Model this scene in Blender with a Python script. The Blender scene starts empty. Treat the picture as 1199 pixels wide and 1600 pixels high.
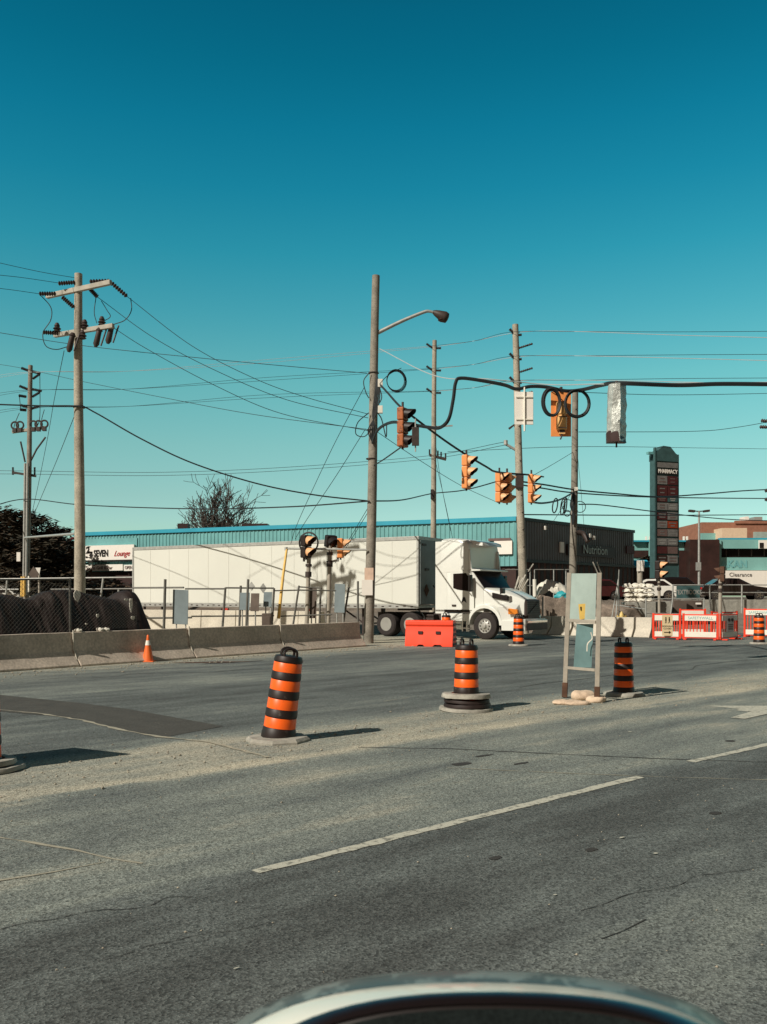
import bpy, bmesh, math, random
from mathutils import Vector, Matrix, noise
from math import radians as R, sin, cos, pi
random.seed(7)
S = bpy.context.scene
COL = S.collection
F, CX, HY, EYE = 1400.0, 600.0, 932.0, 1.65

# ---------------- camera ----------------
cd = bpy.data.cameras.new('camera'); cam = bpy.data.objects.new('camera', cd); COL.objects.link(cam)
cam.location = (0, 0, EYE); cam.rotation_euler = (R(90), 0, 0)
cd.sensor_fit = 'VERTICAL'; cd.sensor_height = 36; cd.sensor_width = 27
cd.lens = F / 1600 * 36; cd.shift_y = (HY - 800) / 1600; cd.clip_start = 0.05; cd.clip_end = 3000
cd.dof.use_dof = True; cd.dof.focus_distance = 16; cd.dof.aperture_fstop = 16
S.camera = cam
# ---------------- sky + sun ----------------
SUN_EL, SAZ = 38.0, math.atan2(-.75, -.66)
w = bpy.data.worlds.new('World'); S.world = w; w.use_nodes = True
nt = w.node_tree; nt.nodes.clear()
out = nt.nodes.new('ShaderNodeOutputWorld'); bg = nt.nodes.new('ShaderNodeBackground')
sky = nt.nodes.new('ShaderNodeTexSky'); sky.sky_type = 'NISHITA'; sky.sun_disc = False
sky.sun_elevation = R(SUN_EL); sky.sun_rotation = SAZ; sky.air_density = 1.0; sky.dust_density = 0.6; sky.ozone_density = 1.0
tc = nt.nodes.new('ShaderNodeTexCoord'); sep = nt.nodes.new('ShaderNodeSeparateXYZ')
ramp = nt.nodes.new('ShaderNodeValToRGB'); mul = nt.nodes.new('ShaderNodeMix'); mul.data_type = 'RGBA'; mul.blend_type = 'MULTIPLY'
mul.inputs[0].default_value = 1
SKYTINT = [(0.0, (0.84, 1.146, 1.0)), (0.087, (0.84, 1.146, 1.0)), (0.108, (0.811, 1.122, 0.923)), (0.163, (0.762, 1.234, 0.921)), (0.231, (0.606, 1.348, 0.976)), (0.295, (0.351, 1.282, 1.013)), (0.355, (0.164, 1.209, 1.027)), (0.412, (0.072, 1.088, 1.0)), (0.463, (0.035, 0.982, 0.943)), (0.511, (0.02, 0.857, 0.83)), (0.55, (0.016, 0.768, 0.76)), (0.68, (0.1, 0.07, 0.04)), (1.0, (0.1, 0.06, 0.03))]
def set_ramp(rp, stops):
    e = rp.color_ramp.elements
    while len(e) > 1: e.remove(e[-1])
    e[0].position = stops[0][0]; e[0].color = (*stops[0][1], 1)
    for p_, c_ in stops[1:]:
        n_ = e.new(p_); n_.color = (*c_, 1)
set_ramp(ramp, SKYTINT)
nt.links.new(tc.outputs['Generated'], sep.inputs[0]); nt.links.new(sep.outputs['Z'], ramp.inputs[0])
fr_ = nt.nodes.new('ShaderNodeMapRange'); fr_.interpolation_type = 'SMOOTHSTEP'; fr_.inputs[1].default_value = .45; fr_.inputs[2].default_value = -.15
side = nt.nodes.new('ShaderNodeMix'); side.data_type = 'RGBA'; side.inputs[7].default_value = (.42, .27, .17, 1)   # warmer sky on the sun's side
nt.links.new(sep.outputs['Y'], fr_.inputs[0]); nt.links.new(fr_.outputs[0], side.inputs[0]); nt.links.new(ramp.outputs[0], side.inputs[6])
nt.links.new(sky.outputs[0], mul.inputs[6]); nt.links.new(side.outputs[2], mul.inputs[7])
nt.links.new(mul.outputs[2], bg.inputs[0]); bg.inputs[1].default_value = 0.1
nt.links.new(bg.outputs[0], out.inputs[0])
sl = bpy.data.lights.new('sun', 'SUN'); so = bpy.data.objects.new('sun', sl); COL.objects.link(so)
sl.energy = 4.5; sl.angle = R(0.5); sl.color = (1.0, 0.945, 0.84)
ce = cos(R(SUN_EL))
sd = Vector((-.75 * ce, -.66 * ce, sin(R(SUN_EL)))).normalized()
so.rotation_euler = sd.to_track_quat('Z', 'Y').to_euler(); so.location = (0, 0, 30)
S.view_settings.view_transform = 'Standard'; S.view_settings.look = 'None'
S.view_settings.exposure = 0; S.view_settings.gamma = 1
S.render.engine = 'CYCLES'

# ---------------- helpers ----------------
def P(px, py, Y): return Vector(((px - CX) / F * Y, Y, EYE + (HY - py) / F * Y))
def G(px, py):                                   # point on the flat ground seen at a pixel
    Y = EYE * F / (py - HY); return Vector(((px - CX) / F * Y, Y, 0))
def mat(name, col, rough=.75, metal=0, var=.12, scale=3, bump=.0, col2=None, thr=(.45, .6), fine=0, spec=.4, coat=0, emis=None):
    m = bpy.data.materials.new(name); m.use_nodes = True; n = m.node_tree.nodes; l = m.node_tree.links
    b = n['Principled BSDF']; b.inputs['Roughness'].default_value = rough; b.inputs['Metallic'].default_value = metal
    b.inputs['Specular IOR Level'].default_value = spec; b.inputs['Coat Weight'].default_value = coat
    g = n.new('ShaderNodeNewGeometry')
    nz = n.new('ShaderNodeTexNoise'); nz.inputs['Scale'].default_value = scale; nz.inputs['Detail'].default_value = 6
    nz.inputs['Roughness'].default_value = .65
    l.new(g.outputs['Position'], nz.inputs['Vector'])
    rp = n.new('ShaderNodeValToRGB')
    c2 = col2 or tuple(c * (1 - var) for c in col); c1 = col if col2 else tuple(min(1, c * (1 + var)) for c in col)
    set_ramp(rp, [(thr[0] if col2 else .3, c1), (thr[1] if col2 else .7, c2)])
    l.new(nz.outputs[0], rp.inputs[0]); last = rp.outputs[0]
    if fine:
        n2 = n.new('ShaderNodeTexNoise'); n2.inputs['Scale'].default_value = scale * 14; n2.inputs['Detail'].default_value = 3
        l.new(g.outputs['Position'], n2.inputs['Vector'])
        mr = n.new('ShaderNodeMapRange'); mr.inputs[1].default_value = .3; mr.inputs[2].default_value = .7
        mr.inputs[3].default_value = 1 - fine; mr.inputs[4].default_value = 1 + fine
        l.new(n2.outputs[0], mr.inputs[0])
        mx = n.new('ShaderNodeMix'); mx.data_type = 'RGBA'; mx.blend_type = 'MULTIPLY'; mx.inputs[0].default_value = 1
        l.new(last, mx.inputs[6]); l.new(mr.outputs[0], mx.inputs[7]); last = mx.outputs[2]
    l.new(last, b.inputs['Base Color'])
    if bump:
        bp = n.new('ShaderNodeBump'); bp.inputs['Strength'].default_value = bump; bp.inputs['Distance'].default_value = .05
        l.new(nz.outputs[0], bp.inputs['Height']); l.new(bp.outputs[0], b.inputs['Normal'])
    if emis:
        b.inputs['Emission Color'].default_value = (*emis[0], 1); b.inputs['Emission Strength'].default_value = emis[1]
    return m

class MB:
    def __init__(s): s.v = []; s.f = []; s.m = []; s.M = Matrix.Identity(4)
    def add(s, vs, fs, mi=0):
        o = len(s.v); s.v += [s.M @ Vector(v) for v in vs]
        for f in fs: s.f.append([i + o for i in f]); s.m.append(mi)
    def box(s, c, sz, mi=0, rz=0):
        c = Vector(c); h = Vector(sz) / 2; Rz = Matrix.Rotation(rz, 3, 'Z')
        vs = [c + Rz @ Vector((x * h.x, y * h.y, z * h.z)) for x in (-1, 1) for y in (-1, 1) for z in (-1, 1)]
        s.add(vs, [(0, 1, 3, 2), (4, 6, 7, 5), (0, 4, 5, 1), (2, 3, 7, 6), (0, 2, 6, 4), (1, 5, 7, 3)], mi)
    def beam(s, a, b, wd, ht, mi=0, up=(0, 0, 1)):
        a = Vector(a); b = Vector(b); d = (b - a).normalized(); u = Vector(up)
        sd_ = d.cross(u)
        if sd_.length < 1e-4: sd_ = d.cross(Vector((1, 0, 0)))
        sd_.normalize(); u = sd_.cross(d)
        vs = [p + sd_ * i * wd / 2 + u * j * ht / 2 for p in (a, b) for i, j in ((-1, -1), (1, -1), (1, 1), (-1, 1))]
        s.add(vs, [(3, 2, 1, 0), (4, 5, 6, 7), (0, 1, 5, 4), (1, 2, 6, 5), (2, 3, 7, 6), (3, 0, 4, 7)], mi)
    def tube(s, pts, r, n=8, mi=0, cap=True):
        pts = [Vector(p) for p in pts]; k = len(pts); rs = r if isinstance(r, (list, tuple)) else [r] * k
        vs = []; t0 = (pts[1] - pts[0]).normalized()
        a = t0.orthogonal().normalized()
        for i, p in enumerate(pts):
            t = (pts[min(i + 1, k - 1)] - pts[max(i - 1, 0)]).normalized()
            a = (a - t * a.dot(t)).normalized(); b = t.cross(a)
            for j in range(n):
                an = 2 * pi * j / n; vs.append(p + (a * cos(an) + b * sin(an)) * rs[i])
        fs = [(i * n + j, i * n + (j + 1) % n, (i + 1) * n + (j + 1) % n, (i + 1) * n + j) for i in range(k - 1) for j in range(n)]
        if cap: fs += [tuple(range(n))[::-1], tuple((k - 1) * n + j for j in range(n))]
        s.add(vs, fs, mi)
    def lathe(s, prof, n=24, mi=0, cap=True):
        vs = [(r * cos(2 * pi * j / n), r * sin(2 * pi * j / n), z) for r, z in prof for j in range(n)]
        k = len(prof)
        fs = [(i * n + j, i * n + (j + 1) % n, (i + 1) * n + (j + 1) % n, (i + 1) * n + j) for i in range(k - 1) for j in range(n)]
        if cap: fs += [tuple(range(n))[::-1], tuple((k - 1) * n + j for j in range(n))]
        s.add(vs, fs, mi)
    def loft(s, rings, mi=0, cap=True):
        n = len(rings[0]); vs = [p for r_ in rings for p in r_]
        fs = [(i * n + j, i * n + (j + 1) % n, (i + 1) * n + (j + 1) % n, (i + 1) * n + j) for i in range(len(rings) - 1) for j in range(n)]
        if cap: fs += [tuple(range(n))[::-1], tuple((len(rings) - 1) * n + j for j in range(n))]
        s.add(vs, fs, mi)
    def prism(s, poly, d, mi=0):
        d = Vector(d); s.loft([[Vector(p) for p in poly], [Vector(p) + d for p in poly]], mi)
    def torus(s, c, R_, r, nx=Vector((1, 0, 0)), ny=Vector((0, 0, 1)), n=20, m=6, a0=0, a1=2 * pi, mi=0):
        full = abs(a1 - a0 - 2 * pi) < 1e-3
        pts = [Vector(c) + (nx * cos(a0 + (a1 - a0) * i / n) + ny * sin(a0 + (a1 - a0) * i / n)) * R_ for i in range(n + 1)]
        s.tube(pts, r, m, mi, cap=not full)
    def build(s, name, mats, parent=None, smooth=35, bevel=0, origin=None):
        if not isinstance(mats, (list, tuple)): mats = [mats]
        if parent is None and origin is None:
            xs = [v.x for v in s.v]; ys = [v.y for v in s.v]; zs = [v.z for v in s.v]
            origin = Vector(((min(xs) + max(xs)) / 2, (min(ys) + max(ys)) / 2, min(zs)))
        o0 = Vector((0, 0, 0)) if parent else origin
        me = bpy.data.meshes.new(name); me.from_pydata([v - o0 for v in s.v], [], s.f)
        for m in mats: me.materials.append(m)
        me.polygons.foreach_set('material_index', s.m)
        bm = bmesh.new(); bm.from_mesh(me); bmesh.ops.recalc_face_normals(bm, faces=bm.faces); bm.to_mesh(me); bm.free()
        if smooth:
            me.polygons.foreach_set('use_smooth', [True] * len(me.polygons)); me.set_sharp_from_angle(angle=R(smooth))
        me.update()
        o = bpy.data.objects.new(name, me); COL.objects.link(o)
        if parent: o.parent = parent
        else: o.location = origin
        if bevel:
            b = o.modifiers.new('bevel', 'BEVEL'); b.width = bevel; b.segments = 2; b.limit_method = 'ANGLE'
        return o
def tag(o, label, cat, group=None):
    o['label'] = label; o['category'] = cat
    if group: o['group'] = group
    return o
def thing(name, label, cat, loc, group=None, rz=0):
    o = bpy.data.objects.new(name, None); COL.objects.link(o); o.location = loc; o.rotation_euler = (0, 0, rz)
    o.empty_display_size = .2
    return tag(o, label, cat, group)
def structure(o, kind='structure'): o['kind'] = kind; return o
def spline(pts, n=8):
    pts = [Vector(p) for p in pts]
    if len(pts) < 3: return [pts[0].lerp(pts[1], i / n) for i in range(n + 1)]
    e = [pts[0] * 2 - pts[1]] + pts + [pts[-1] * 2 - pts[-2]]; r = []
    for i in range(1, len(e) - 2):
        p0, p1, p2, p3 = e[i - 1:i + 3]
        for k in range(n):
            t = k / n
            r.append(.5 * ((2 * p1) + (p2 - p0) * t + (2 * p0 - 5 * p1 + 4 * p2 - p3) * t * t + (3 * p1 - p0 - 3 * p2 + p3) * t ** 3))
    r.append(pts[-1]); return r
def text_part(txt, size, m, parent, loc, rot, name='lettering', ext=.01, bold=0, shear=0, sx=1, align='CENTER'):
    c = bpy.data.curves.new('t', 'FONT'); c.body = txt; c.size = size; c.extrude = ext; c.offset = bold; c.shear = shear
    c.align_x = align; c.align_y = 'CENTER'; c.resolution_u = 3
    o = bpy.data.objects.new('t', c); COL.objects.link(o)
    bpy.context.view_layer.update()
    me = bpy.data.meshes.new_from_object(o.evaluated_get(bpy.context.evaluated_depsgraph_get()))
    bpy.data.objects.remove(o); me.name = name; me.materials.clear(); me.materials.append(m)
    r = bpy.data.objects.new(name, me); COL.objects.link(r); r.parent = parent; r.location = loc; r.rotation_euler = rot; r.scale = (sx, 1, 1)
    return r
UPX = (R(90), 0, 0)

# ---------------- materials ----------------
M = {}
def defm(k, *a, **kw): M[k] = mat(k, *a, **kw)
defm('wood_pole', (.36, .32, .25), .85, scale=1.6, var=.3, bump=.35, fine=.25)
defm('grey_wood', (.24, .215, .175), .85, scale=2, var=.3, bump=.35, fine=.25)
defm('weathered_wood', (.40, .37, .31), .85, scale=3, var=.2, bump=.2)
defm('concrete_old', (.56, .47, .38), .9, scale=1.3, var=.22, bump=.25, fine=.2)
defm('concrete_pale', (.56, .51, .42), .9, scale=1.5, var=.15, bump=.25, fine=.12)
defm('black_rubber', (.022, .012, .010), .6, scale=8, var=.3)
defm('dusty_rubber', (.34, .32, .27), .9, scale=6, var=.4, bump=.3)
defm('drum_black', (.018, .010, .008), .5, scale=7, col2=(.10, .085, .07), thr=(.60, .76))
defm('drum_orange', (.95, .13, .012), .38, scale=7, col2=(.42, .07, .02), thr=(.60, .74))
defm('cone_orange', (.85, .16, .03), .5, scale=6, var=.12)
defm('barrier_orange', (.92, .07, .025), .42, scale=3, var=.08)
defm('barricade_red', (.80, .055, .02), .45, scale=3, var=.1)
defm('white_plastic', (.78, .74, .64), .5, scale=4, var=.06)
defm('dark_metal', (.05, .035, .03), .55, scale=5, var=.3)
defm('wire', (.018, .022, .024), .6, var=.1)
defm('pale_wire', (.42, .46, .46), .5, var=.1)
defm('galvanised', (.42, .42, .39), .5, .4, scale=7, var=.2)
defm('fence_steel', (.13, .125, .11), .6, .2, scale=7, var=.2)
defm('signal_yellow', (.82, .30, .09), .42, scale=6, var=.1)
defm('signal_dark', (.02, .012, .01), .5, var=.2)
defm('signal_dull', (.38, .11, .03), .5, scale=9, col2=(.10, .03, .015), thr=(.50, .62))  # signal orange with shade put into the colour, plus random dark blotches
defm('visor_peach', (.80, .44, .22), .5, var=.1)
defm('lens_dark', (.05, .02, .015), .2, var=.2)
defm('truck_white', (.74, .74, .68), .3, scale=.8, var=.05, coat=.4)
defm('trailer_white', (.68, .68, .61), .5, scale=.35, var=.035)
defm('trailer_front', (.19, .22, .22), .55, scale=1.0, var=.25)
defm('glass_dark', (.016, .010, .009), .3, var=.1, spec=.06)
defm('chrome', (.62, .62, .6), .18, 1, var=.05)
defm('tyre', (.028, .022, .02), .85, scale=12, var=.3, bump=.2)
defm('rim', (.55, .54, .5), .35, .6, var=.1)
defm('amber', (.8, .25, .03), .3, var=.1)
defm('lamp_red', (.5, .03, .02), .3, var=.1)
defm('teal_metal', (.15, .38, .38), .5, scale=.6, var=.15)
defm('teal_bright', (.03, .33, .45), .5, scale=.6, var=.1)
defm('grey_cladding', (.15, .165, .175), .6, scale=.5, var=.2)
defm('shop_dark', (.035, .014, .011), .55, scale=1, var=.4)
defm('mullion', (.14, .09, .08), .6, var=.2)
defm('sign_white', (.85, .80, .72), .5, var=.03)
defm('ink_black', (.015, .012, .01), .5, var=.1)
defm('ink_red', (.50, .04, .04), .5, var=.1)
defm('maroon_roof', (.10, .012, .012), .7, var=.3)
defm('brown_brick', (.30, .135, .085), .85, scale=2, var=.2, fine=.2)
defm('cream_wall', (.70, .52, .36), .8, var=.1)
defm('pale_teal', (.20, .42, .39), .6, scale=.5, var=.12)
defm('tarp', (.016, .008, .006), .7, scale=6, var=.35, bump=.5)
defm('bark', (.07, .055, .045), .9, scale=6, var=.3)
defm('needle', (.035, .028, .015), .9, scale=2, var=.5)
defm('needle_light', (.075, .05, .028), .9, scale=2, var=.4)
defm('sign_back', (.38, .46, .42), .42, .15, scale=2.2, var=.15)
defm('sign_back_dark', (.13, .22, .22), .45, .15, scale=2.5, var=.2)
defm('tan_post', (.36, .32, .26), .7, scale=6, var=.18)
defm('rust', (.10, .05, .03), .9, scale=8, var=.4)
defm('sandbag', (.66, .50, .36), .9, scale=7, var=.22, bump=.5)
defm('sticker', (.72, .48, .12), .6, var=.15)
defm('board_grey', (.17, .21, .22), .6, scale=2, var=.15)
defm('board_brown', (.10, .075, .06), .7, scale=2, var=.25)
defm('rubble', (.24, .19, .15), .95, scale=2.2, var=.45, bump=.8, fine=.3)
defm('white_tarp', (.72, .68, .58), .7, scale=5, var=.12, bump=.4)
defm('cyan_plastic', (.04, .38, .42), .5, var=.1)
defm('hydrant_yellow', (.70, .50, .17), .5, scale=9, var=.15)
defm('yellow_guard', (.75, .47, .12), .5, scale=5, var=.12)
defm('paving_block', (.30, .29, .25), .9, scale=5, var=.25, bump=.3)
defm('car_black', (.012, .008, .008), .2, var=.1, coat=.6)
defm('car_white', (.70, .68, .62), .25, var=.05, coat=.5)
defm('car_maroon', (.06, .012, .014), .25, var=.1, coat=.5)
defm('silver_wrap', (.48, .50, .46), .35, .25, scale=9, var=.3, bump=.7)
defm('bag_dark', (.05, .025, .022), .45, var=.2)
defm('line_white', (.50, .48, .39), .85, scale=16, col2=(.20, .195, .16), thr=(.52, .62), fine=.3)
defm('patch_asphalt', (.066, .060, .050), .9, scale=3, var=.2, bump=.15, fine=.35)
defm('crack_fill', (.045, .04, .035), .9, var=.2)
defm('pale_sand', (.36, .33, .25), .95, scale=8, var=.2)
defm('pebble', (.34, .30, .23), .9, scale=20, var=.4)
defm('pylon_frame', (.045, .10, .10), .6, var=.2)
defm('pylon_grey', (.17, .165, .155), .6, scale=3, var=.25)
defm('pylon_maroon', (.07, .015, .015), .6, scale=3, var=.3)
defm('pylon_orange', (.26, .04, .012), .6, var=.15)
defm('mirror_dark', (.014, .010, .009), .35, var=.2)
defm('mirror_trim', (.05, .06, .06), .3, scale=30, col2=(.16, .19, .18), thr=(.5, .54))
defm('mirror_white', (.72, .72, .62), .25, var=.03, coat=.6)

# road: asphalt with dust bands running along the road direction
def road_material():
    m = bpy.data.materials.new('road_asphalt'); m.use_nodes = True; n = m.node_tree.nodes; l = m.node_tree.links
    b = n['Principled BSDF']; b.inputs['Roughness'].default_value = .88; b.inputs['Specular IOR Level'].default_value = .3
    g = n.new('ShaderNodeNewGeometry')
    def dot(v):
        d = n.new('ShaderNodeVectorMath'); d.operation = 'DOT_PRODUCT'; d.inputs[1].default_value = v; l.new(g.outputs['Position'], d.inputs[0]); return d.outputs['Value']
    def math_(op, a, c):
        q = n.new('ShaderNodeMath'); q.operation = op
        for i, x in enumerate((a, c)):
            if isinstance(x, (int, float)): q.inputs[i].default_value = x
            else: l.new(x, q.inputs[i])
        return q.outputs[0]
    def nz(vec, sc, det=5, ro=.6):
        q = n.new('ShaderNodeTexNoise'); q.inputs['Scale'].default_value = sc; q.inputs['Detail'].default_value = det; q.inputs['Roughness'].default_value = ro
        l.new(vec, q.inputs['Vector']); return q.outputs[0]
    def rng(x, a, b_, c, d):
        q = n.new('ShaderNodeMapRange'); q.inputs[1].default_value = a; q.inputs[2].default_value = b_; q.inputs[3].default_value = c; q.inputs[4].default_value = d
        l.new(x, q.inputs[0]); return q.outputs[0]
    U = dot((.74, .673, 0)); V = dot((-.673, .74, 0))
    cmb = n.new('ShaderNodeCombineXYZ'); l.new(math_('MULTIPLY', U, .22), cmb.inputs[0]); l.new(V, cmb.inputs[1])
    streak = nz(cmb.outputs[0], 2.2, 7, .62)
    wob = nz(g.outputs['Position'], .7, 4)
    v2 = math_('ADD', V, math_('MULTIPLY', math_('SUBTRACT', wob, .5), .5))
    v2 = math_('ADD', v2, math_('MULTIPLY', math_('SUBTRACT', streak, .5), .25))
    rp = n.new('ShaderNodeValToRGB'); L = 32.0
    # (v, dustiness)
    st = [(0, .12), (1.6, .16), (2.2, .36), (2.8, .18), (3.6, .10), (4.3, .10), (4.75, .5), (5.4, .55), (6.0, .40), (6.5, .6), (6.95, .42), (7.22, .55), (7.42, 1.0),
          (7.7, .74), (8.9, .72), (9.25, .35), (9.9, .18), (11.2, .30), (12.2, .13), (14, .2), (15.2, .5), (16.5, .3), (19, .15), (23, .35), (27, .2), (32, .3)]
    set_ramp(rp, [(a / L, (c, c, c)) for a, c in st])
    l.new(math_('DIVIDE', v2, L), rp.inputs[0])
    dust = math_('ADD', rp.outputs[0], math_('MULTIPLY', math_('SUBTRACT', streak, .5), 1.15))
    big = nz(g.outputs['Position'], .28, 5, .6)
    dust = math_('ADD', dust, math_('MULTIPLY', math_('SUBTRACT', big, .5), .5))
    # extra dust beside the kerb barriers on the left
    lft = dot((-.79, .61, 0)); dust = math_('ADD', dust, rng(lft, 15.6, 18.2, 0, .5))
    cr = n.new('ShaderNodeValToRGB')
    set_ramp(cr, [(0, (.064, .067, .062)), (.25, (.104, .113, .105)), (.55, (.176, .188, .164)), (1, (.39, .352, .265))])
    l.new(dust, cr.inputs[0])
    # aggregate speckle
    vo = n.new('ShaderNodeTexVoronoi'); vo.inputs['Scale'].default_value = 85; l.new(g.outputs['Position'], vo.inputs['Vector'])
    sp = rng(vo.outputs['Color'], 0, 1, .32, 1.95)
    fine = nz(g.outputs['Position'], 180, 2, .8); f2 = rng(fine, .32, .68, .6, 1.45)
    mid = rng(nz(g.outputs['Position'], 20, 5, .75), .3, .7, .84, 1.17)
    k = math_('MULTIPLY', math_('MULTIPLY', sp, f2), mid)
    mx = n.new('ShaderNodeMix'); mx.data_type = 'RGBA'; mx.blend_type = 'MULTIPLY'; mx.inputs[0].default_value = 1
    l.new(cr.outputs[0], mx.inputs[6]); l.new(k, mx.inputs[7]); l.new(mx.outputs[2], b.inputs['Base Color'])
    bp = n.new('ShaderNodeBump'); bp.inputs['Strength'].default_value = .35; bp.inputs['Distance'].default_value = .008
    l.new(vo.outputs['Distance'], bp.inputs['Height']); l.new(bp.outputs[0], b.inputs['Normal'])
    return m
M['road'] = road_material()

# ---------------- ground, road, markings ----------------
def sm(t): t = max(0, min(1, t)); return t * t * (3 - 2 * t)
def H(x, y):
    if y < 40: return 0
    return .62 * sm((y - 40) / 14) + .80 * sm((y - 56.2) / 1.6)
g = MB(); xs = [-900, -300, -120] + [-100 + 2.0 * i for i in range(101)] + [120, 300, 900]
ys = [-200, -40, 0, 20, 38] + [39 + 1.0 * i for i in range(26)] + [68, 75, 90, 130, 300, 900, 2500]
vs = []
for y in ys:
    for x in xs:
        z = -.03 + H(x, y)
        if 41 < y < 56 and abs(x) < 100: z += .12 * noise.noise(Vector((x * .5, y * .5, 0))) * sm((y - 41) / 3)
        vs.append((x, y, z))
nx = len(xs); fs = [(j * nx + i, j * nx + i + 1, (j + 1) * nx + i + 1, (j + 1) * nx + i) for j in range(len(ys) - 1) for i in range(nx - 1)]
g.add(vs, fs); defm('dirt', (.20, .165, .13), .95, scale=1.2, var=.35, bump=.5, fine=.3)
structure(g.build('ground', M['dirt'], smooth=60, origin=Vector((0, 0, 0))))
g = MB(); g.add([(-130, -60, 0), (130, -60, 0), (130, 40.5, 0), (-130, 40.5, 0)], [(0, 1, 2, 3)])
structure(g.build('road', M['road'], smooth=0, origin=Vector((0, 0, 0))))
def sheet(name, poly, m, z=.004):
    q = MB(); q.add([(p.x, p.y, z) for p in poly], [tuple(range(len(poly)))]); return structure(q.build(name, m, smooth=0, origin=Vector((0, 0, 0))))
def strip(name, pts, wd, m, z=.004, rag=0):
    pts = [Vector((p.x, p.y, 0)) for p in pts]; q = MB(); vs = []; pp = []
    for a, b_ in zip(pts, pts[1:]):
        k = max(1, int((b_ - a).length / .12)) if rag else 1
        pp += [a.lerp(b_, i / k) for i in range(k)]
    pp.append(pts[-1])
    for i, p in enumerate(pp):
        t = (pp[min(i + 1, len(pp) - 1)] - pp[max(i - 1, 0)]).normalized(); s_ = Vector((-t.y, t.x, 0))
        a = wd / 2 * (1 + rag * random.uniform(-1, 1)); b_ = wd / 2 * (1 + rag * random.uniform(-1, 1))
        vs += [(p + s_ * a + Vector((0, 0, z))), (p - s_ * b_ + Vector((0, 0, z)))]
    q.add(vs, [(2 * i, 2 * i + 1, 2 * i + 3, 2 * i + 2) for i in range(len(pp) - 1)])
    return structure(q.build(name, m, smooth=0, origin=Vector((0, 0, 0))))
strip('lane_line', [G(400, 1363), G(1000, 1214)], .095, M['line_white'], rag=.25)
strip('lane_line', [G(1080, 1190.5), G(1260, 1150)], .095, M['line_white'], rag=.25)
sheet('asphalt_patch', [G(-60, 1079), G(0, 1086), G(120, 1098), G(200, 1108), G(350, 1135), G(258, 1152), G(190, 1140), G(120, 1122), G(0, 1112), G(-60, 1106)], M['patch_asphalt'])
strip('road_seam', [G(-40, 1106), G(60, 1115), G(130, 1126), G(190, 1141), G(250, 1152), G(330, 1160), G(420, 1184)], .05, M['pale_sand'], .008, rag=.8)
strip('road_seam', [G(-60, 1302), G(0, 1309), G(100, 1325), G(180, 1343), G(225, 1349)], .025, M['pale_sand'], rag=.9)
strip('road_seam', [G(-60, 1390), G(0, 1376), G(90, 1362), G(165, 1348)], .02, M['pale_sand'], rag=.9)
strip('road_seam', [G(560, 1168), G(700, 1170), G(860, 1178), G(1040, 1186), G(1260, 1193)], .02, M['crack_fill'], rag=.7)
strip('road_seam', [G(700, 1200), G(900, 1209), G(1060, 1215), G(1260, 1221)], .016, M['pale_sand'], rag=.9)
strip('road_seam', [G(940, 1468), G(975, 1455), G(1010, 1437)], .006, M['crack_fill'], rag=.8)
rc = random.Random(3)
def crack(x0, y0, x1, y1, wd, k=9, amp=.10):
    a, b_ = G(x0, y0), G(x1, y1); d = (b_ - a); nn = Vector((-d.y, d.x, 0)).normalized(); pts = []
    for i in range(k + 1): pts.append(a.lerp(b_, i / k) + nn * rc.uniform(-amp, amp))
    q = MB(); vs = []; pp = spline(pts, 5)
    for i, p in enumerate(pp):
        t = (pp[min(i + 1, len(pp) - 1)] - pp[max(i - 1, 0)]).normalized(); s_ = Vector((-t.y, t.x, 0)) * wd * rc.uniform(.2, .8); vs += [p + s_ + Vector((0, 0, .004)), p - s_ + Vector((0, 0, .004))]
    q.add(vs, [(2 * i, 2 * i + 1, 2 * i + 3, 2 * i + 2) for i in range(len(pp) - 1)]); structure(q.build('road_crack', M['crack_fill'], smooth=0, origin=Vector((0, 0, 0))))
crack(0, 1450, 300, 1400, .006, 8, .05); crack(820, 1075, 1199, 1030, .03, 9, .3)
crack(60, 1062, 420, 1045, .03, 10, .25); crack(150, 1500, 420, 1440, .004, 7, .04); crack(900, 1420, 1199, 1350, .005, 8, .06)
strip('stop_line', [G(600, 1096), G(640, 1090)], .02, M['pale_sand'], rag=.6)
# turn arrow, partly out of frame
sheet('road_arrow', [G(1105, 1103), G(1215, 1103), G(1215, 1107), G(1168, 1112), G(1150, 1110), G(1158, 1108)], M['line_white'])
sheet('road_arrow', [G(1142, 1122), G(1182, 1110), G(1230, 1103), G(1240, 1108), G(1205, 1115), G(1165, 1124)], M['line_white'], .008)
# stains and manhole cover
def blob(name, c, rx, ry, m, rot=.7, z=.004):
    q = []
    for i in range(22):
        a = 2 * pi * i / 22; k = 1 + .28 * noise.noise(Vector((cos(a) * 2 + c.x, sin(a) * 2, c.y)))
        x, y = rx * k * cos(a), ry * k * sin(a); q.append(Vector((c.x + x * cos(rot) - y * sin(rot), c.y + x * sin(rot) + y * cos(rot), 0)))
    return sheet(name, q, m, z)
for px, py, r1, r2 in ((722, 1194, .12, .06), (757, 1181, .13, .03), (815, 1193, .1, .03), (1118, 1271, .06, .04), (1142, 1158, .07, .05), (775, 1341, .05, .03),
                        (925, 1328, .05, .03), (365, 1035, .9, .12)):
    blob('tar_stain', G(px, py), r1, r2, M['crack_fill'])
for px, py, r1, r2 in ((1025, 1335, .022, .012), (973, 1310, .03, .01), (868, 1400, .012, .008), (985, 1144, .03, .02), (370, 1515, .014, .005)):
    blob('white_fleck', G(px, py), r1, r2, M['line_white'], z=.008)
blob('dark_stain', G(330, 1035), .9, .16, M['rust'], rot=.2, z=.008)
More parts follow.
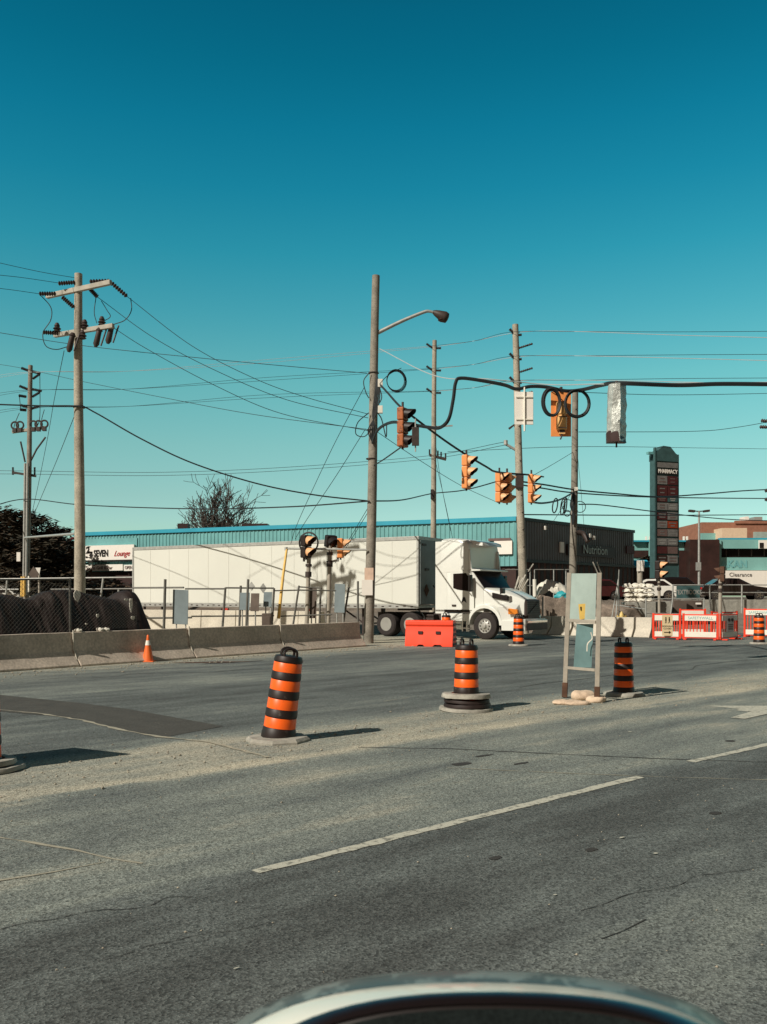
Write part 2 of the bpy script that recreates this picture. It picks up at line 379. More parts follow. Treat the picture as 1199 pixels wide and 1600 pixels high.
# pebbles scattered in the dust
pb = MB()
def pebble(p, r):
    k = len(pb.v); vs = [(p.x + r * random.uniform(.6, 1.2), p.y, r * .3), (p.x - r * random.uniform(.6, 1.2), p.y, r * .3), (p.x, p.y + r, r * .3), (p.x, p.y - r, r * .3), (p.x + r * .2, p.y, r * random.uniform(.8, 1.2)), (p.x, p.y, 0)]
    pb.add(vs, [(0, 2, 4), (2, 1, 4), (1, 3, 4), (3, 0, 4), (0, 5, 2), (2, 5, 1), (1, 5, 3), (3, 5, 0)])
for i in range(1500):
    v_ = random.gauss(8.2, .55); u_ = random.uniform(-5, 18)
    pebble(Vector((.74 * u_ - .673 * v_, .673 * u_ + .74 * v_, 0)), random.choice((.006, .008, .009, .012, .012, .02)) * random.uniform(.7, 1.2))
for i in range(700):
    t_ = random.uniform(-.15, 1.05); o_ = abs(random.gauss(0, .8))
    pebble(Vector((-8.4 + 7.9 * t_ + .79 * (o_ + .32), 19.5 + 10.3 * t_ - .61 * (o_ + .32), 0)), random.choice((.010, .014, .018, .03)) * random.uniform(.7, 1.2))
for i in range(500):
    pebble(Vector((random.uniform(-6, 8), random.uniform(3.5, 12), 0)), random.uniform(.004, .009))
structure(pb.build('gravel', M['pebble'], smooth=0, origin=Vector((0, 0, 0))), 'stuff')

# ---------------- wires ----------------
def wire(label, pts, r=.009, m='wire', group=None, name='overhead_wire', cat='wire', n=10):
    q = MB(); q.tube(spline([P(*p) for p in pts], n), r, 5); return tag(q.build(name, M[m], smooth=60), label, cat, group)

# ---------------- utility poles ----------------
def pole_root(name, label, px0, py0, px1, py1, Y, r0, r1, m, zbase=0.0, cat='utility pole', group=None, n=14, Y1=None):
    top = P(px1, py1, Y1 or Y); b = P(px0, py0, Y); t = (b.z - zbase) / max(1e-6, (top.z - b.z)); base = b - (top - b) * t
    root = thing(name, label, cat, base, group); d = top - base; q = MB(); N = 12; pts = []; rs = []
    for i in range(N + 1):
        s = i / N; pts.append(d * s + Vector((.015 * sin(s * 7 + px0), .015 * cos(s * 5 + px0), 0))); rs.append(r0 + (r1 - r0) * s)
    q.tube(pts, rs, n); q.build('shaft', M[m], root, 50)
    root['_b'] = 0; del root['_b']
    return root, base
def L(root, p): return Vector(p) - root.location
def insul(a, b_, root, r=.05, m='dark_metal', name='insulator'):
    a = Vector(a); b_ = Vector(b_); q = MB(); k = 7; pts = []; rs = []
    for i in range(k * 2 + 1):
        pts.append(a.lerp(b_, i / (k * 2))); rs.append(r if i % 2 else r * .45)
    q.tube(pts, rs, 8); return q.build(name, M[m], root, 30)

# --- big left pole with two crossarms
lp, lpb = pole_root('utility_pole', 'tall pale wooden pole with two crossarms at left, behind the black tarp', 125, 925, 123.5, 428, 31, .20, .13, 'wood_pole')
YL = 31
def lpP(x, y, dy=0): return L(lp, P(x, y, YL + dy))
q = MB(); q.beam(lpP(74, 463, .45), lpP(174, 441, -.75), .13, .16); q.build('crossarm', M['weathered_wood'], lp, 0, .01)
q = MB(); q.beam(lpP(86, 524, .4), lpP(178, 509, -.5), .13, .15); q.build('crossarm', M['weathered_wood'], lp, 0, .01)
for a, b_ in (((88, 459), (62, 459)), ((118, 441), (92, 443)), ((172, 439), (141, 440)), ((175, 442), (199, 463)), ((140, 450), (153, 464)), ((98, 464), (116, 480)),
              ((92, 521), (68, 519))):
    insul(lpP(*a, -.1), lpP(*b_, -.1), lp, .085)
for x, y in ((112, 528), (154, 520), (173, 515)):       # fused cut-outs hanging from the lower arm
    a = lpP(x + 3, y - 8, -.3); b_ = lpP(x - 4, y + 22, -.3); q = MB()
    q.tube([a, a.lerp(b_, .15), a.lerp(b_, .2), a.lerp(b_, .85), b_], [.06, .12, .09, .105, .05], 10)
    q.tube([a + Vector((.24, -.05, -.05)), b_ + Vector((.2, -.05, .02))], .03, 6)
    q.build('fuse_cutout', M['dark_metal'], lp, 40)
for x, y in ((90, 515), (133, 510), (160, 505), (130, 526)):
    q = MB(); q.lathe([(.07, 0), (.13, .03), (.08, .07), (.14, .12), (.08, .17), (.10, .22), (.05, .32)], 10)
    o = q.build('pin_insulator', M['dark_metal'], lp, 40); o.location = lpP(x, y + 4, -.1)
q = MB(); q.tube(spline([lpP(62, 459), lpP(80, 480), (lpP(80, 500)), lpP(68, 520), lpP(72, 540), lpP(88, 546), lpP(105, 542)], 6), .016, 5); q.build('jumper_cable', M['wire'], lp, 60)
q = MB(); q.tube(spline([lpP(205, 466), lpP(206, 485), lpP(196, 500), lpP(178, 507)], 6), .016, 5); q.build('jumper_cable', M['wire'], lp, 60)
q = MB(); q.tube(spline([lpP(151, 463), lpP(148, 488), lpP(152, 505)], 6), .014, 5); q.build('jumper_cable', M['wire'], lp, 60)
q = MB(); q.tube(spline([lpP(159, 470), lpP(168, 485), lpP(173, 495), lpP(160, 503)], 6), .014, 5); q.build('jumper_cable', M['wire'], lp, 60)
q = MB(); q.torus(lpP(124.5, 636), .19, .03, Vector((1, 0, 0)), Vector((0, 1, 0)), 16); q.build('cable_clamp', M['dark_metal'], lp, 60)

# --- lamp pole
mp, mpb = pole_root('lamp_pole', 'weathered wooden pole with cobra street lamp and notices, right of the barrier end', 577, 1005, 588.5, 431, 31.6, .185, .135, 'grey_wood', cat='lamp pole')
def mpP(x, y, dy=0): return L(mp, P(x, y, 31.6 + dy))
q = MB(); pts = spline([mpP(589, 521), mpP(628, 502), mpP(662, 488), mpP(672, 486.5), mpP(680, 489)], 6); q.tube(pts, [.07 - .025 * i / (len(pts) - 1) for i in range(len(pts))], 8); q.build('lamp_arm', M['galvanised'], mp, 60)
q = MB(); a = mpP(677, 487); b_ = mpP(701, 498)
q.tube([a, a.lerp(b_, .15), a.lerp(b_, .35), a.lerp(b_, .75), a.lerp(b_, .95), b_], [.05, .10, .14, .20, .17, .08], 12); q.build('lamp_head', M['dark_metal'], mp, 60)
q = MB(); c = a.lerp(b_, .65) + Vector((-.03, 0, -.13)); q.M = Matrix.Translation(c); q.lathe([(.05, -.07), (.12, -.04), (.15, 0), (.13, .04)], 12); q.build('lamp_lens', M['lens_dark'], mp, 60)
for (x, y, s1, s2) in ((594, 599, .17, .28), (594, 640, .17, .26)):
    q = MB(); q.box(mpP(x + 1, y, -.2), (s1, .15, s2)); q.build('junction_box', M['white_plastic'], mp, 0, .01)
q = MB()
for k in range(5):
    off = random.uniform(-.05, .05)
    q.tube(spline([mpP(590, 585, -.2), mpP(586 + k * 2, 620, -.25), mpP(583 + k, 650, -.25), mpP(588 - 3 * k, 672, -.25), mpP(582, 690, -.2)], 5), .022, 5)
q.tube(spline([mpP(594, 606, -.2), mpP(597, 622, -.25), mpP(589, 640, -.25), mpP(597, 655, -.2), mpP(604, 683, -.2), mpP(605, 660, -.1)], 6), .02, 5)
q.tube(spline([mpP(578, 582, -.2), mpP(569, 595, -.2), mpP(572, 612, -.2), mpP(577, 622, -.2)], 6), .018, 5)
q.tube(spline([mpP(577, 645, -.2), mpP(560, 660, -.2), mpP(557, 678, -.2), mpP(570, 682, -.2), mpP(580, 672, -.2)], 6), .018, 5)
q.build('cable_bundle', M['wire'], mp, 60)
for yy, xx in ((717, 580), (583, 583.5), (672, 581.5)):
    q = MB(); q.torus(mpP(xx + 1, yy), .175, .022, Vector((1, 0, 0)), Vector((0, 1, 0)), 16, 5); q.build('strap', M['dark_metal'], mp, 60)
q = MB(); p0 = mpP(575, 902, -.21); q.box(mpP(577.3, 897, -.20), (.31, .012, .44)); q.build('notice', mat('pink_notice', (.70, .50, .38), .8, var=.1, scale=6), mp, 0)
q = MB(); q.box(mpP(574.5, 918, -.225), (.38, .02, .54)); q.build('notice', M['sign_white'], mp, 0)
# coil ring near the lamp pole
q = MB()
for k in range(4):
    q.torus(P(619 + k * .5, 595, 31), .30 + .02 * k, .013, Vector((1, .1 * k, 0)).normalized(), Vector((0, 0, 1.1)), 22, 5)
q.tube(spline([P(594, 600, 31), P(603, 590, 31), P(612, 583, 31), P(628, 575, 31)], 6), .013, 5)
tag(q.build('cable_coil', M['wire'], smooth=60), 'single loose ring of spare cable beside the lamp pole', 'cable coil')

# --- far left pole, with conduits
fl, flb = pole_root('utility_pole', 'farther grey pole at far left with silver conduits and many insulators', 42, 930, 49, 571, 50, .16, .12, 'grey_wood')
def flP(x, y, dy=0): return L(fl, P(x, y, 50 + dy))
for (x0, y0, x1, y1) in ((34, 575, 48, 580), (50, 580, 64, 584), (52, 592, 62, 585), (31, 603, 46, 609), (50, 608, 66, 611), (51, 620, 63, 613), (30, 618, 42, 620), (33, 633, 47, 637), (48, 639, 62, 635), (32, 640, 42, 641)):
    insul(flP(x0, y0), flP(x1, y1), fl, .09)
q = MB(); q.beam(flP(20, 675), flP(72, 668), .16, .16); q.build('crossarm', M['weathered_wood'], fl, 0, .01)
for x in (24, 32, 53, 61, 70):
    q = MB(); q.torus(flP(x, 665 - (x - 20) * .05, -.1), .20, .05, n=14); q.box(flP(x, 673 - (x - 20) * .05, -.1), (.2, .2, .2)); q.build('switch', M['dark_metal'], fl, 50)
q = MB(); q.beam(flP(20, 738), flP(57, 744), .12, .12); q.build('crossarm', M['dark_metal'], fl, 0)
for x in (21, 55): insul(flP(x, 742), flP(x, 730), fl, .07)
q = MB(); q.tube([flP(33, 690), flP(40, 722)], .05, 6); q.tube([flP(72, 683), flP(58, 702), flP(48, 722)], .05, 6); q.build('brace', M['dark_metal'], fl, 60)
for dx in (-3.5, 0.5):
    q = MB(); q.tube([flP(41 + dx, 930, -.25), flP(43.5 + dx, 724, -.25)], .07, 8); q.build('conduit', M['galvanised'], fl, 60)
for dx in (-5, -1.5):
    q = MB(); q.tube([flP(40 + dx, 932, -.36), flP(40.5 + dx, 901, -.36)], .09, 8); q.build('cable_guard', M['yellow_guard'], fl, 60)
q = MB(); q.box(flP(30, 870, -.3), (.2, .1, .5)); q.build('small_sign', M['sign_white'], fl, 0)
for pts in ([(63, 584), (63, 650), (58, 668)], [(70, 640), (66, 655), (66, 664)], [(31, 645), (24, 662), (22, 672)], [(31, 618), (33, 640)]):
    q = MB(); q.tube(spline([flP(x, y) for x, y in pts], 5), .02, 5); q.build('jumper_cable', M['wire'], fl, 60)
q = MB(); q.tube([P(40, 840, 45), P(118, 834, 31.2)], .05, 8); tag(q.build('support_pipe', M['galvanised'], smooth=60), 'long silver pipe reaching from the far left pole to the tall pale pole', 'pipe')

# --- pole 679
p3, _ = pole_root('utility_pole', 'slim straight pole directly behind the white trailer front, right of the lamp pole', 677.5, 838, 680, 532, 50, .17, .12, 'wood_pole')
def p3P(x, y, dy=0): return L(p3, P(x, y, 50 + dy))
for yy in (541, 576, 611):
    insul(p3P(677, yy + 3), p3P(667, yy - 4), p3, .08); insul(p3P(680, yy + 3), p3P(690, yy + 3), p3, .08)
q = MB(); q.beam(p3P(672, 711), p3P(698, 718), .12, .14); q.build('crossarm', M['dark_metal'], p3, 0)
for x, y in ((672, 711), (685, 713), (690, 715), (697, 717)): insul(p3P(x, y), p3P(x, y - 9), p3, .06)
q = MB(); q.beam(p3P(680, 667), p3P(708, 665), .06, .08); q.build('bracket', M['galvanised'], p3, 0)
q = MB(); q.box(p3P(676, 772, -.2), (.16, .3, .5)); q.build('cable_clamp', M['dark_metal'], p3, 0)
# --- pole 812
p4, _ = pole_root('utility_pole', 'wooden pole rising behind the truck nose with a bank of side insulators', 818, 930, 805.5, 507, 40, .20, .135, 'wood_pole')
def p4P(x, y, dy=0): return L(p4, P(x, y, 40 + dy))
for yy in (520, 558, 595):
    insul(p4P(806, yy + 4), p4P(797, yy - 6), p4, .08); insul(p4P(808, yy + 4), p4P(816, yy + 3), p4, .07)
    insul(p4P(811, yy + 24), p4P(833, yy + 17), p4, .06)
q = MB(); q.tube([p4P(808, 672), p4P(804, 664), p4P(796, 670)], .05, 6); q.build('bracket', M['dark_metal'], p4, 50)
q = MB(); q.tube([p4P(810, 705), p4P(791, 694)], .06, 6); q.tube([p4P(791, 695), p4P(791, 688)], .09, 8); q.build('bracket', M['galvanised'], p4, 50)
for k in range(9):
    q = MB(); y = 640 + k * 27; q.tube([p4P(809 + k * .9, y, -.1), p4P(814 + k * .9, y - 3, -.3)], .02, 5); q.build('climbing_step', M['dark_metal'], p4, 50)
q = MB(); q.box(p4P(812.5, 752, -.18), (.34, .2, .6)); q.build('cable_clamp', M['dark_metal'], p4, 0)
# --- pole 899
p5, _ = pole_root('utility_pole', 'grey wooden pole topped by hanging cable loops in front of the dark shop', 896, 905, 900, 611, 45, .20, .15, 'grey_wood')
def p5P(x, y, dy=0): return L(p5, P(x, y, 45 + dy))
q = MB(); q.box(p5P(901, 764, -.25), (.16, .1, .18)); q.build('junction_box', M['white_plastic'], p5, 0)
q = MB()
for k in range(4): q.tube(spline([p5P(896 + k, 770, -.25), p5P(892 + k * 2, 790, -.25), p5P(898 - k, 805, -.25), p5P(896, 820, -.25)], 5), .03, 5)
q.torus(p5P(888, 790), .3, .02); q.torus(p5P(907, 792), .28, .02); q.torus(p5P(887, 802), .15, .02); q.build('cable_bundle', M['wire'], p5, 60)
for k in range(7):
    q = MB(); y = 640 + k * 32; q.tube([p5P(899, y, -.1), p5P(903.5, y - 2, -.3)], .02, 5); q.build('climbing_step', M['dark_metal'], p5, 50)
q = MB(); q.tube(spline([P(900, 832, 45), P(912, 834, 45), P(920, 846, 44.8)], 6), .14, 8); tag(q.build('cable_hook', M['dark_metal'], smooth=60), 'dark curved bracket arm jutting right from the grey pole over the shop', 'bracket')

# ---------------- all the wires ----------------
wire('thin wire from left edge to the tip of the pale pole', [(-30, 404, 29), (60, 424, 30), (118, 434, 31)])
wire('wire from left edge to the upper left insulator', [(-30, 427, 29), (30, 433, 30), (92, 442, 31)])
wire('wire from left edge to the leftmost crossarm insulator', [(-30, 447, 29), (20, 453, 30), (62, 459, 31)])
wire('wire crossing behind the pale pole and ending high on the lamp pole', [(-30, 515, 33), (130, 540, 33), (320, 560, 32), (470, 574, 32), (574, 583, 31.6)], .011)
wire('wire from far left pole top sagging to the lamp pole', [(-30, 565, 52), (34, 575, 50), (120, 594, 45), (260, 622, 39), (400, 648, 35), (576, 671, 31.6)], .011)
wire('upper right wire falling from the pale pole to the lamp pole', [(199, 463, 31), (300, 540, 31), (400, 592, 31), (480, 621, 31.3), (576, 647, 31.6)], .011)
wire('middle wire falling from the pale pole to the lamp pole', [(153, 464, 31), (240, 527, 31), (340, 580, 31), (450, 625, 31.3), (576, 653, 31.6)], .011)
wire('lower wire falling from the pale pole to the lamp pole', [(178, 512, 31), (230, 545, 31), (330, 599, 31), (440, 646, 31.3), (576, 673, 31.6)], .011)
wire('thick dark cable from left edge past the pale pole, sagging to the lamp pole', [(-30, 631, 30), (60, 634, 30.5), (124, 635, 30.8), (150, 645, 31), (220, 685, 31), (300, 723, 31), (400, 755, 31.2), (490, 773, 31.4), (578, 783, 31.6)], .026)
wire('dark cable rising from the lamp pole to the slim pole and on to the right', [(578, 783, 31.6), (630, 781, 40), (677, 771, 49.8), (730, 765, 46), (812, 742, 40.2)], .03)
wire('low cable from left edge past the far left pole and lamp pole', [(-30, 797, 48), (38, 780, 49.6), (130, 789, 45), (300, 795, 39), (450, 792, 34), (578, 783, 31.4)], .026)
wire('cable looping from the signal bunch past the grey pole to the right edge', [(812, 752, 40), (850, 757, 42), (899, 765, 45), (960, 771, 48), (1030, 776, 52), (1100, 772, 56), (1160, 767, 60), (1220, 764, 64)], .04)
wire('second cable just below it, past the grey pole to the right edge', [(812, 757, 40), (850, 763, 42), (899, 770, 45), (1000, 776, 50), (1100, 778, 56), (1220, 779, 64)], .035)
wire('straight low cable over the dark shop roof to the right edge', [(820, 804, 42), (960, 805, 48), (1080, 805, 55), (1220, 804, 64)], .03)
wire('sagging low cable from the grey pole past the pylon sign', [(905, 788, 45), (940, 789, 46), (1020, 799, 50), (1090, 807, 55), (1150, 812, 60), (1220, 814, 66)], .03)
wire('cable swag between the last signal and the grey pole', [(829, 784, 34), (850, 786, 36), (875, 781, 40), (896, 770, 44.8)], .04)
for lab, A, B, C, D_ in (('top', 582, 541, 519, 517), ('second', 610, 576, 557, 553), ('third', 637, 611, 595, 590)):
    for side, dx in (('near', 8), ('far', -8)):
        wire('%s %s thin distribution line, left part between the far left and slim poles' % (lab, side), [(-40, A + 14 + dx * .2, 66), (46 + dx * 1.2, A, 50), (200, A - 2, 50), (420, A - 18 + dx * .3, 50), (679 + dx, B, 50)], .010, 'pale_wire' if lab == 'top' else 'wire')
        wire('%s %s thin distribution line, right part from slim pole past the insulator bank' % (lab, side), [(679 + dx, B, 50), (740, (B + C) / 2 + 3, 45), (806 + dx, C, 40), (900, C - 1, 38), (1050, D_ + 4 + dx * .3, 36), (1240, D_ + 6 + dx * .7, 34)], .010 if side == 'far' else .013, 'pale_wire' if side == 'near' else 'wire')
for y0, y1 in ((736, 712), (741, 717)):
    wire(('upper' if y0 == 736 else 'lower') + ' faint telephone line across the low sky behind the lamp pole', [(-40, y0 - 1, 52), (56, y0, 50), (250, y0 + 2, 50), (450, y0 - 6, 50), (672, y1, 50), (792, 690 + (y1 - 712), 40)], .012)
wire('faint wire crossing right sky at the level of the wrapped signal', [(905, 613, 45), (1050, 617, 50), (1240, 614, 55)], .016)
wire('faint wire crossing right sky well above the pylon sign', [(905, 675, 45), (1080, 674, 50), (1150, 668, 52), (1240, 652, 55)], .016)
wire('faint wire crossing right sky just over the pylon sign top', [(700, 706, 50), (900, 698, 50), (1100, 700, 60), (1240, 702, 66)], .014)
# guys
wire('long guy wire slanting down left of the lamp pole', [(570, 605, 31.6), (520, 700, 33), (468, 812, 35), (455, 850, 36)], .011)
wire('second guy wire slanting from the lamp pole to behind the trailer', [(572, 670, 31.6), (525, 745, 33), (480, 812, 35), (462, 842, 36)], .011)
wire('short guy wire below the lamp pole, nearer strand', [(576, 793, 31.6), (545, 845, 33), (530, 868, 34)], .011)
wire('short guy wire below the lamp pole, farther strand', [(576, 800, 31.6), (540, 858, 33.6), (524, 880, 34)], .011)
wire('guy wire on the left from fuse cutout down to the far pole side', [(101, 548, 31), (86, 622, 38), (75, 685, 44), (60, 760, 48), (50, 805, 50), (44, 830, 51)], .012)
wire('guy wire on the left leaving the pale pole at clamp height', [(119, 645, 31), (90, 718, 38), (66, 775, 44), (52, 808, 50)], .012)
wire('guy wire falling right from the slim pole, first strand', [(681, 690, 50), (690, 755, 51), (705, 830, 52)], .012)
wire('guy wire falling right from the slim pole, second strand', [(681, 720, 50), (695, 780, 51), (712, 860, 52)], .012)
wire('long thin stay from the lamp pole down right behind the signals', [(586, 672, 31.6), (650, 715, 36), (720, 758, 42), (780, 786, 46)], .012)
wire('thin stay between the signal bunch and the grey pole', [(830, 745, 40), (862, 727, 42), (897, 706, 45)], .012)
wire('guy wire falling left of the grey pole to the dark shop', [(894, 770, 45), (875, 800, 48), (855, 830, 52)], .012)
wire('guy wire falling right of the grey pole', [(901, 690, 45), (908, 760, 47), (914, 830, 50)], .010)

# ---------------- span wire, signals ----------------
wire('thick span wire carrying three signals from the lamp pole', [(594, 600, 31.5), (606, 613, 30), (625, 634, 27), (650, 654, 27), (690, 684, 28), (727, 709, 28.5), (762, 730, 30), (775, 737, 31), (800, 740, 33), (828, 742, 34), (850, 745, 40)], .036)
wire('thick looping black cable from the lamp pole across to the right edge', [(583, 692, 31.4), (592, 671, 30), (612, 660, 28), (640, 663, 26), (672, 668, 25), (688, 668, 24.5), (702, 655, 24), (709, 625, 24), (713, 598, 24), (722, 591, 24), (760, 596, 24), (790, 602, 24), (808, 608, 24), (830, 604, 24), (855, 605, 24), (885, 611, 24), (910, 609, 24), (940, 602, 22), (965, 599, 20), (1060, 602, 20), (1130, 600, 20), (1240, 601, 20)], .05, n=8)
wire('pale messenger wire holding up the looping black cable', [(594, 545, 31.5), (680, 587, 26), (760, 592, 24.2), (860, 601, 24.1), (950, 600, 21), (1240, 597, 20)], .014, 'pale_wire')
wire('short cable from the big hanging signal back to the lamp pole', [(585, 727, 31.5), (600, 718, 29), (627, 699, 26)], .022)
def signal(label, pxc, ytop, ybot, Y, yaw, n=3, name='traffic_signal', post=False, cat='traffic signal', roll=0, body='signal_yellow', group=None, visor=None):
    """n-section signal, local front = +X (rotated by yaw)"""
    t = P(pxc, ytop, Y); b = P(pxc, ybot, Y); Ht = t.z - b.z; s = Ht / n
    root = thing(name, label, cat, b, group, yaw); root.rotation_euler = (0, roll, yaw)
    q = MB()
    for k in range(n): q.box((0, 0, s * (k + .5)), (.19 * s / .34, .95 * s, s * .975))
    q.build('housing', M[body], root, 0, .03 * s / .34)
    for k in range(n):
        zc = s * (k + .5); q = MB(); N = 14; r = .40 * s; Ln = .78 * s; x0 = .10 * s / .34
        ro, ri = [], []
        for i in range(N + 1):
            a = -.85 + (pi + 1.7) * i / N; Lc = Ln * (.45 + .55 * max(0, sin(a)) ** .6 if sin(a) > 0 else .45 * (1 + sin(a) * .8))
            for rad, lst in ((r, ro), (r * .93, ri)):
                lst.append((Vector((x0, rad * cos(a), zc + rad * sin(a))), Vector((x0 + Lc, rad * cos(a), zc + rad * sin(a) - Lc * .12))))
        vs = []; fs = []; mi = []
        for lst in (ro, ri):
            o_ = len(vs)
            for a, b_ in lst: vs += [a, b_]
            fs += [(o_ + 2 * i, o_ + 2 * i + 1, o_ + 2 * i + 3, o_ + 2 * i + 2) for i in range(N)]
        q.add(vs[:2 * (N + 1)], fs[:N], 0); q.add(vs[2 * (N + 1):], [tuple(j - 2 * (N + 1) for j in f) for f in fs[N:]], 1)
        q.build('visor', [M[visor or ('visor_peach' if body.startswith('signal_y') else body)], M['signal_dark']], root, 60)
        q = MB(); q.M = Matrix.Translation((x0, 0, zc)) @ Matrix.Rotation(pi / 2, 4, 'Y'); q.lathe([(r * .9, -.02), (r * .9, .015), (r * .5, .04), (.001, .05)], 16); q.build('lens', M['lens_dark'], root, 60)
    q = MB()
    if not post: q.tube([(0, 0, Ht), (0, 0, Ht + .16)], .035, 8)
    else: q.tube([(-.1, 0, -.12), (-.1, 0, .05)], .04, 8)
    q.tube([(0, 0, -.06), (0, 0, .01)], .03, 8)
    q.build('bracket', M['dark_metal'], root, 60)
    return root
signal('largest side-on orange signal hanging just right of the lamp pole', 630, 637, 699, 25.5, R(-28), body='signal_dull', visor='signal_dark')  # shade painted into its housing and visor colours
signal('orange signal hanging lowest on the slope of the span wire, second from left', 729.5, 711, 764, 28.5, R(-30))
signal('left one of the back-to-back signal pair on the span wire', 781, 738, 785, 32, R(-30))
signal('right one of the back-to-back pair, turned away', 793, 739, 786, 32.2, R(35), body='signal_yellow')
signal('rightmost small hanging signal beside the pole with the insulator bank', 831, 741, 786, 34, R(-24), body='signal_yellow')
# small dark hanging box and sign near first signal
q = MB(); q.box(P(650, 682, 25), (.20, .05, .52)); o = tag(q.build('hanging_sign', M['dark_metal'], bevel=.01), 'small dark sign panel hanging beside the largest hanging signal', 'sign')
q = MB(); c = P(650, 682, 25) - o.location; q.tube([c + Vector((0, .04, .5)), c + Vector((0, .04, -.42))], .02, 6); q.build('hanger_rod', M['galvanised'], o, 60)
# white sign
q = MB(); q.box(P(819.5, 638, 24), (.50, .02, .88)); o = tag(q.build('hanging_sign', M['sign_white'], bevel=.008), 'blank pale panel hanging from the looping cable in front of a pole', 'sign')
q = MB(); c = P(820, 638, 24) - o.location; q.tube([c + Vector((0, -.035, .56)), c + Vector((0, -.035, -.62))], .025, 6); q.box(c + Vector((0, -.03, .3)), (.46, .02, .03)); q.box(c + Vector((0, -.03, -.3)), (.46, .02, .03)); q.build('hanger_rod', M['white_plastic'], o, 60)
# big rear-facing signal with backplate
b = P(877.5, 682, 24.3)
root = thing('traffic_signal', 'orange signal seen from behind with wide backplate, between two cable rings', 'traffic signal', b)
q = MB(); q.box((0, .02, .61), (.55, .015, 1.22)); q.build('backplate', M['signal_yellow'], root, 0, .006)
q = MB(); q.lathe([(.13, .16), (.15, .2), (.15, .5), (.12, .53), (.12, .56), (.15, .59), (.15, .88), (.13, .92)], 16); q.box((0, -.05, .07), (.16, .08, .05)); q.M = Matrix.Translation((0, -.06, 0)); q.build('housing', mat('signal_shell', (.80, .45, .17), .4, var=.08), root, 40).location = (0, -.06, 0)
for z in (.2, .5, .9):
    q = MB(); q.box((0, -.22, z), (.22, .02, .02)); q.build('latch', M['dark_metal'], root, 0)
q = MB(); q.tube([(-.02, -.1, .12), (0, -.12, .0), (-.04, -.1, -.1)], .02, 6); q.tube([(0, 0, 1.2), (0, 0, 1.34)], .04, 8); q.box((-.0, -.13, .13), (.14, .05, .09)); q.build('bracket', M['dark_metal'], root, 50)
# cable loops
for lab, cx, cy, rx, rz_ in (('left', 862.5, 629, .24, .36), ('right', 903, 630, .33, .36)):
    q = MB()
    for k in range(7):
        dx = random.uniform(-.02, .02); j = random.uniform(.9, 1.06)
        q.torus(P(cx, cy, 23.9) + Vector((dx, random.uniform(-.05, .05), random.uniform(-.02, .02))), 1, .020, Vector((rx * j, .05, 0)), Vector((0, 0, rz_ * j)), 26, 5)
    tag(q.build('cable_coil', M['wire'], smooth=60), 'thick %s ring of coiled black cable beside the orange backplate' % lab, 'cable coil')
q = MB()
for k, (x, y, a, b_) in enumerate(((868, 790, .12, .32), (880, 792, .10, .36), (884, 790, .07, .34))):
    q.torus(P(x, y, 40), 1, .03, Vector((a, .03, .05)), Vector((.03, 0, b_)), 20, 5)
tag(q.build('cable_coil', M['wire'], smooth=60), 'small cable loops hanging low from the swag left of the grey pole', 'cable coil')
# wrapped signal
b = P(964, 692, 20); root = thing('wrapped_signal', 'signal wrapped in silvery plastic hanging at right from the thick cable', 'traffic signal', b)
q = MB(); hh = 1.30
def wring(z, k, jx=0): return [Vector((x * k + jx, y * k, z)) for x, y in ((-.22, -.05), (-.16, -.16), (-.04, -.19), (.02, -.20), (.06, -.14), (.22, .02), (.20, .12), (-.20, .12))]
rings = []
for i in range(15):
    z = .02 + (hh - .02) * i / 14; rings.append([p + Vector((random.uniform(-.012, .012), random.uniform(-.02, .02), 0)) for p in wring(z, 1 - .10 * (i / 14) ** 2, .025 * i / 14)])
q.loft(rings); q.build('plastic_wrap', M['silver_wrap'], root, 25)
q = MB(); q.loft([[p + Vector((0, -.012, 0)) for p in wring(0, 1.03)], [p + Vector((-.035, -.015, 0)) for p in wring(.22, .9)], [Vector((-.09 + .02 * cos(a), -.16 + .02 * sin(a), .37)) for a in [2 * pi * i / 8 for i in range(8)]]]); q.build('bag_opening', M['bag_dark'], root, 30)
q = MB(); q.tube([(0, 0, -.1), (0, 0, .02)], .02, 6); q.tube([(0, 0, hh), (0, 0, hh + .08)], .03, 6); q.build('bracket', M['dark_metal'], root, 60)

# pole stub at right edge
p6, _ = pole_root('utility_pole', 'pole at the right frame edge showing only its dark insulators', 1214, 930, 1212, 640, 60, .18, .14, 'grey_wood')
for (x0, y0, x1, y1) in ((1212, 660, 1190, 657), (1212, 668, 1188, 667), (1212, 764, 1196, 767), (1212, 783, 1196, 780)): insul(L(p6, P(x0, y0, 60)), L(p6, P(x1, y1, 60)), p6, .14)

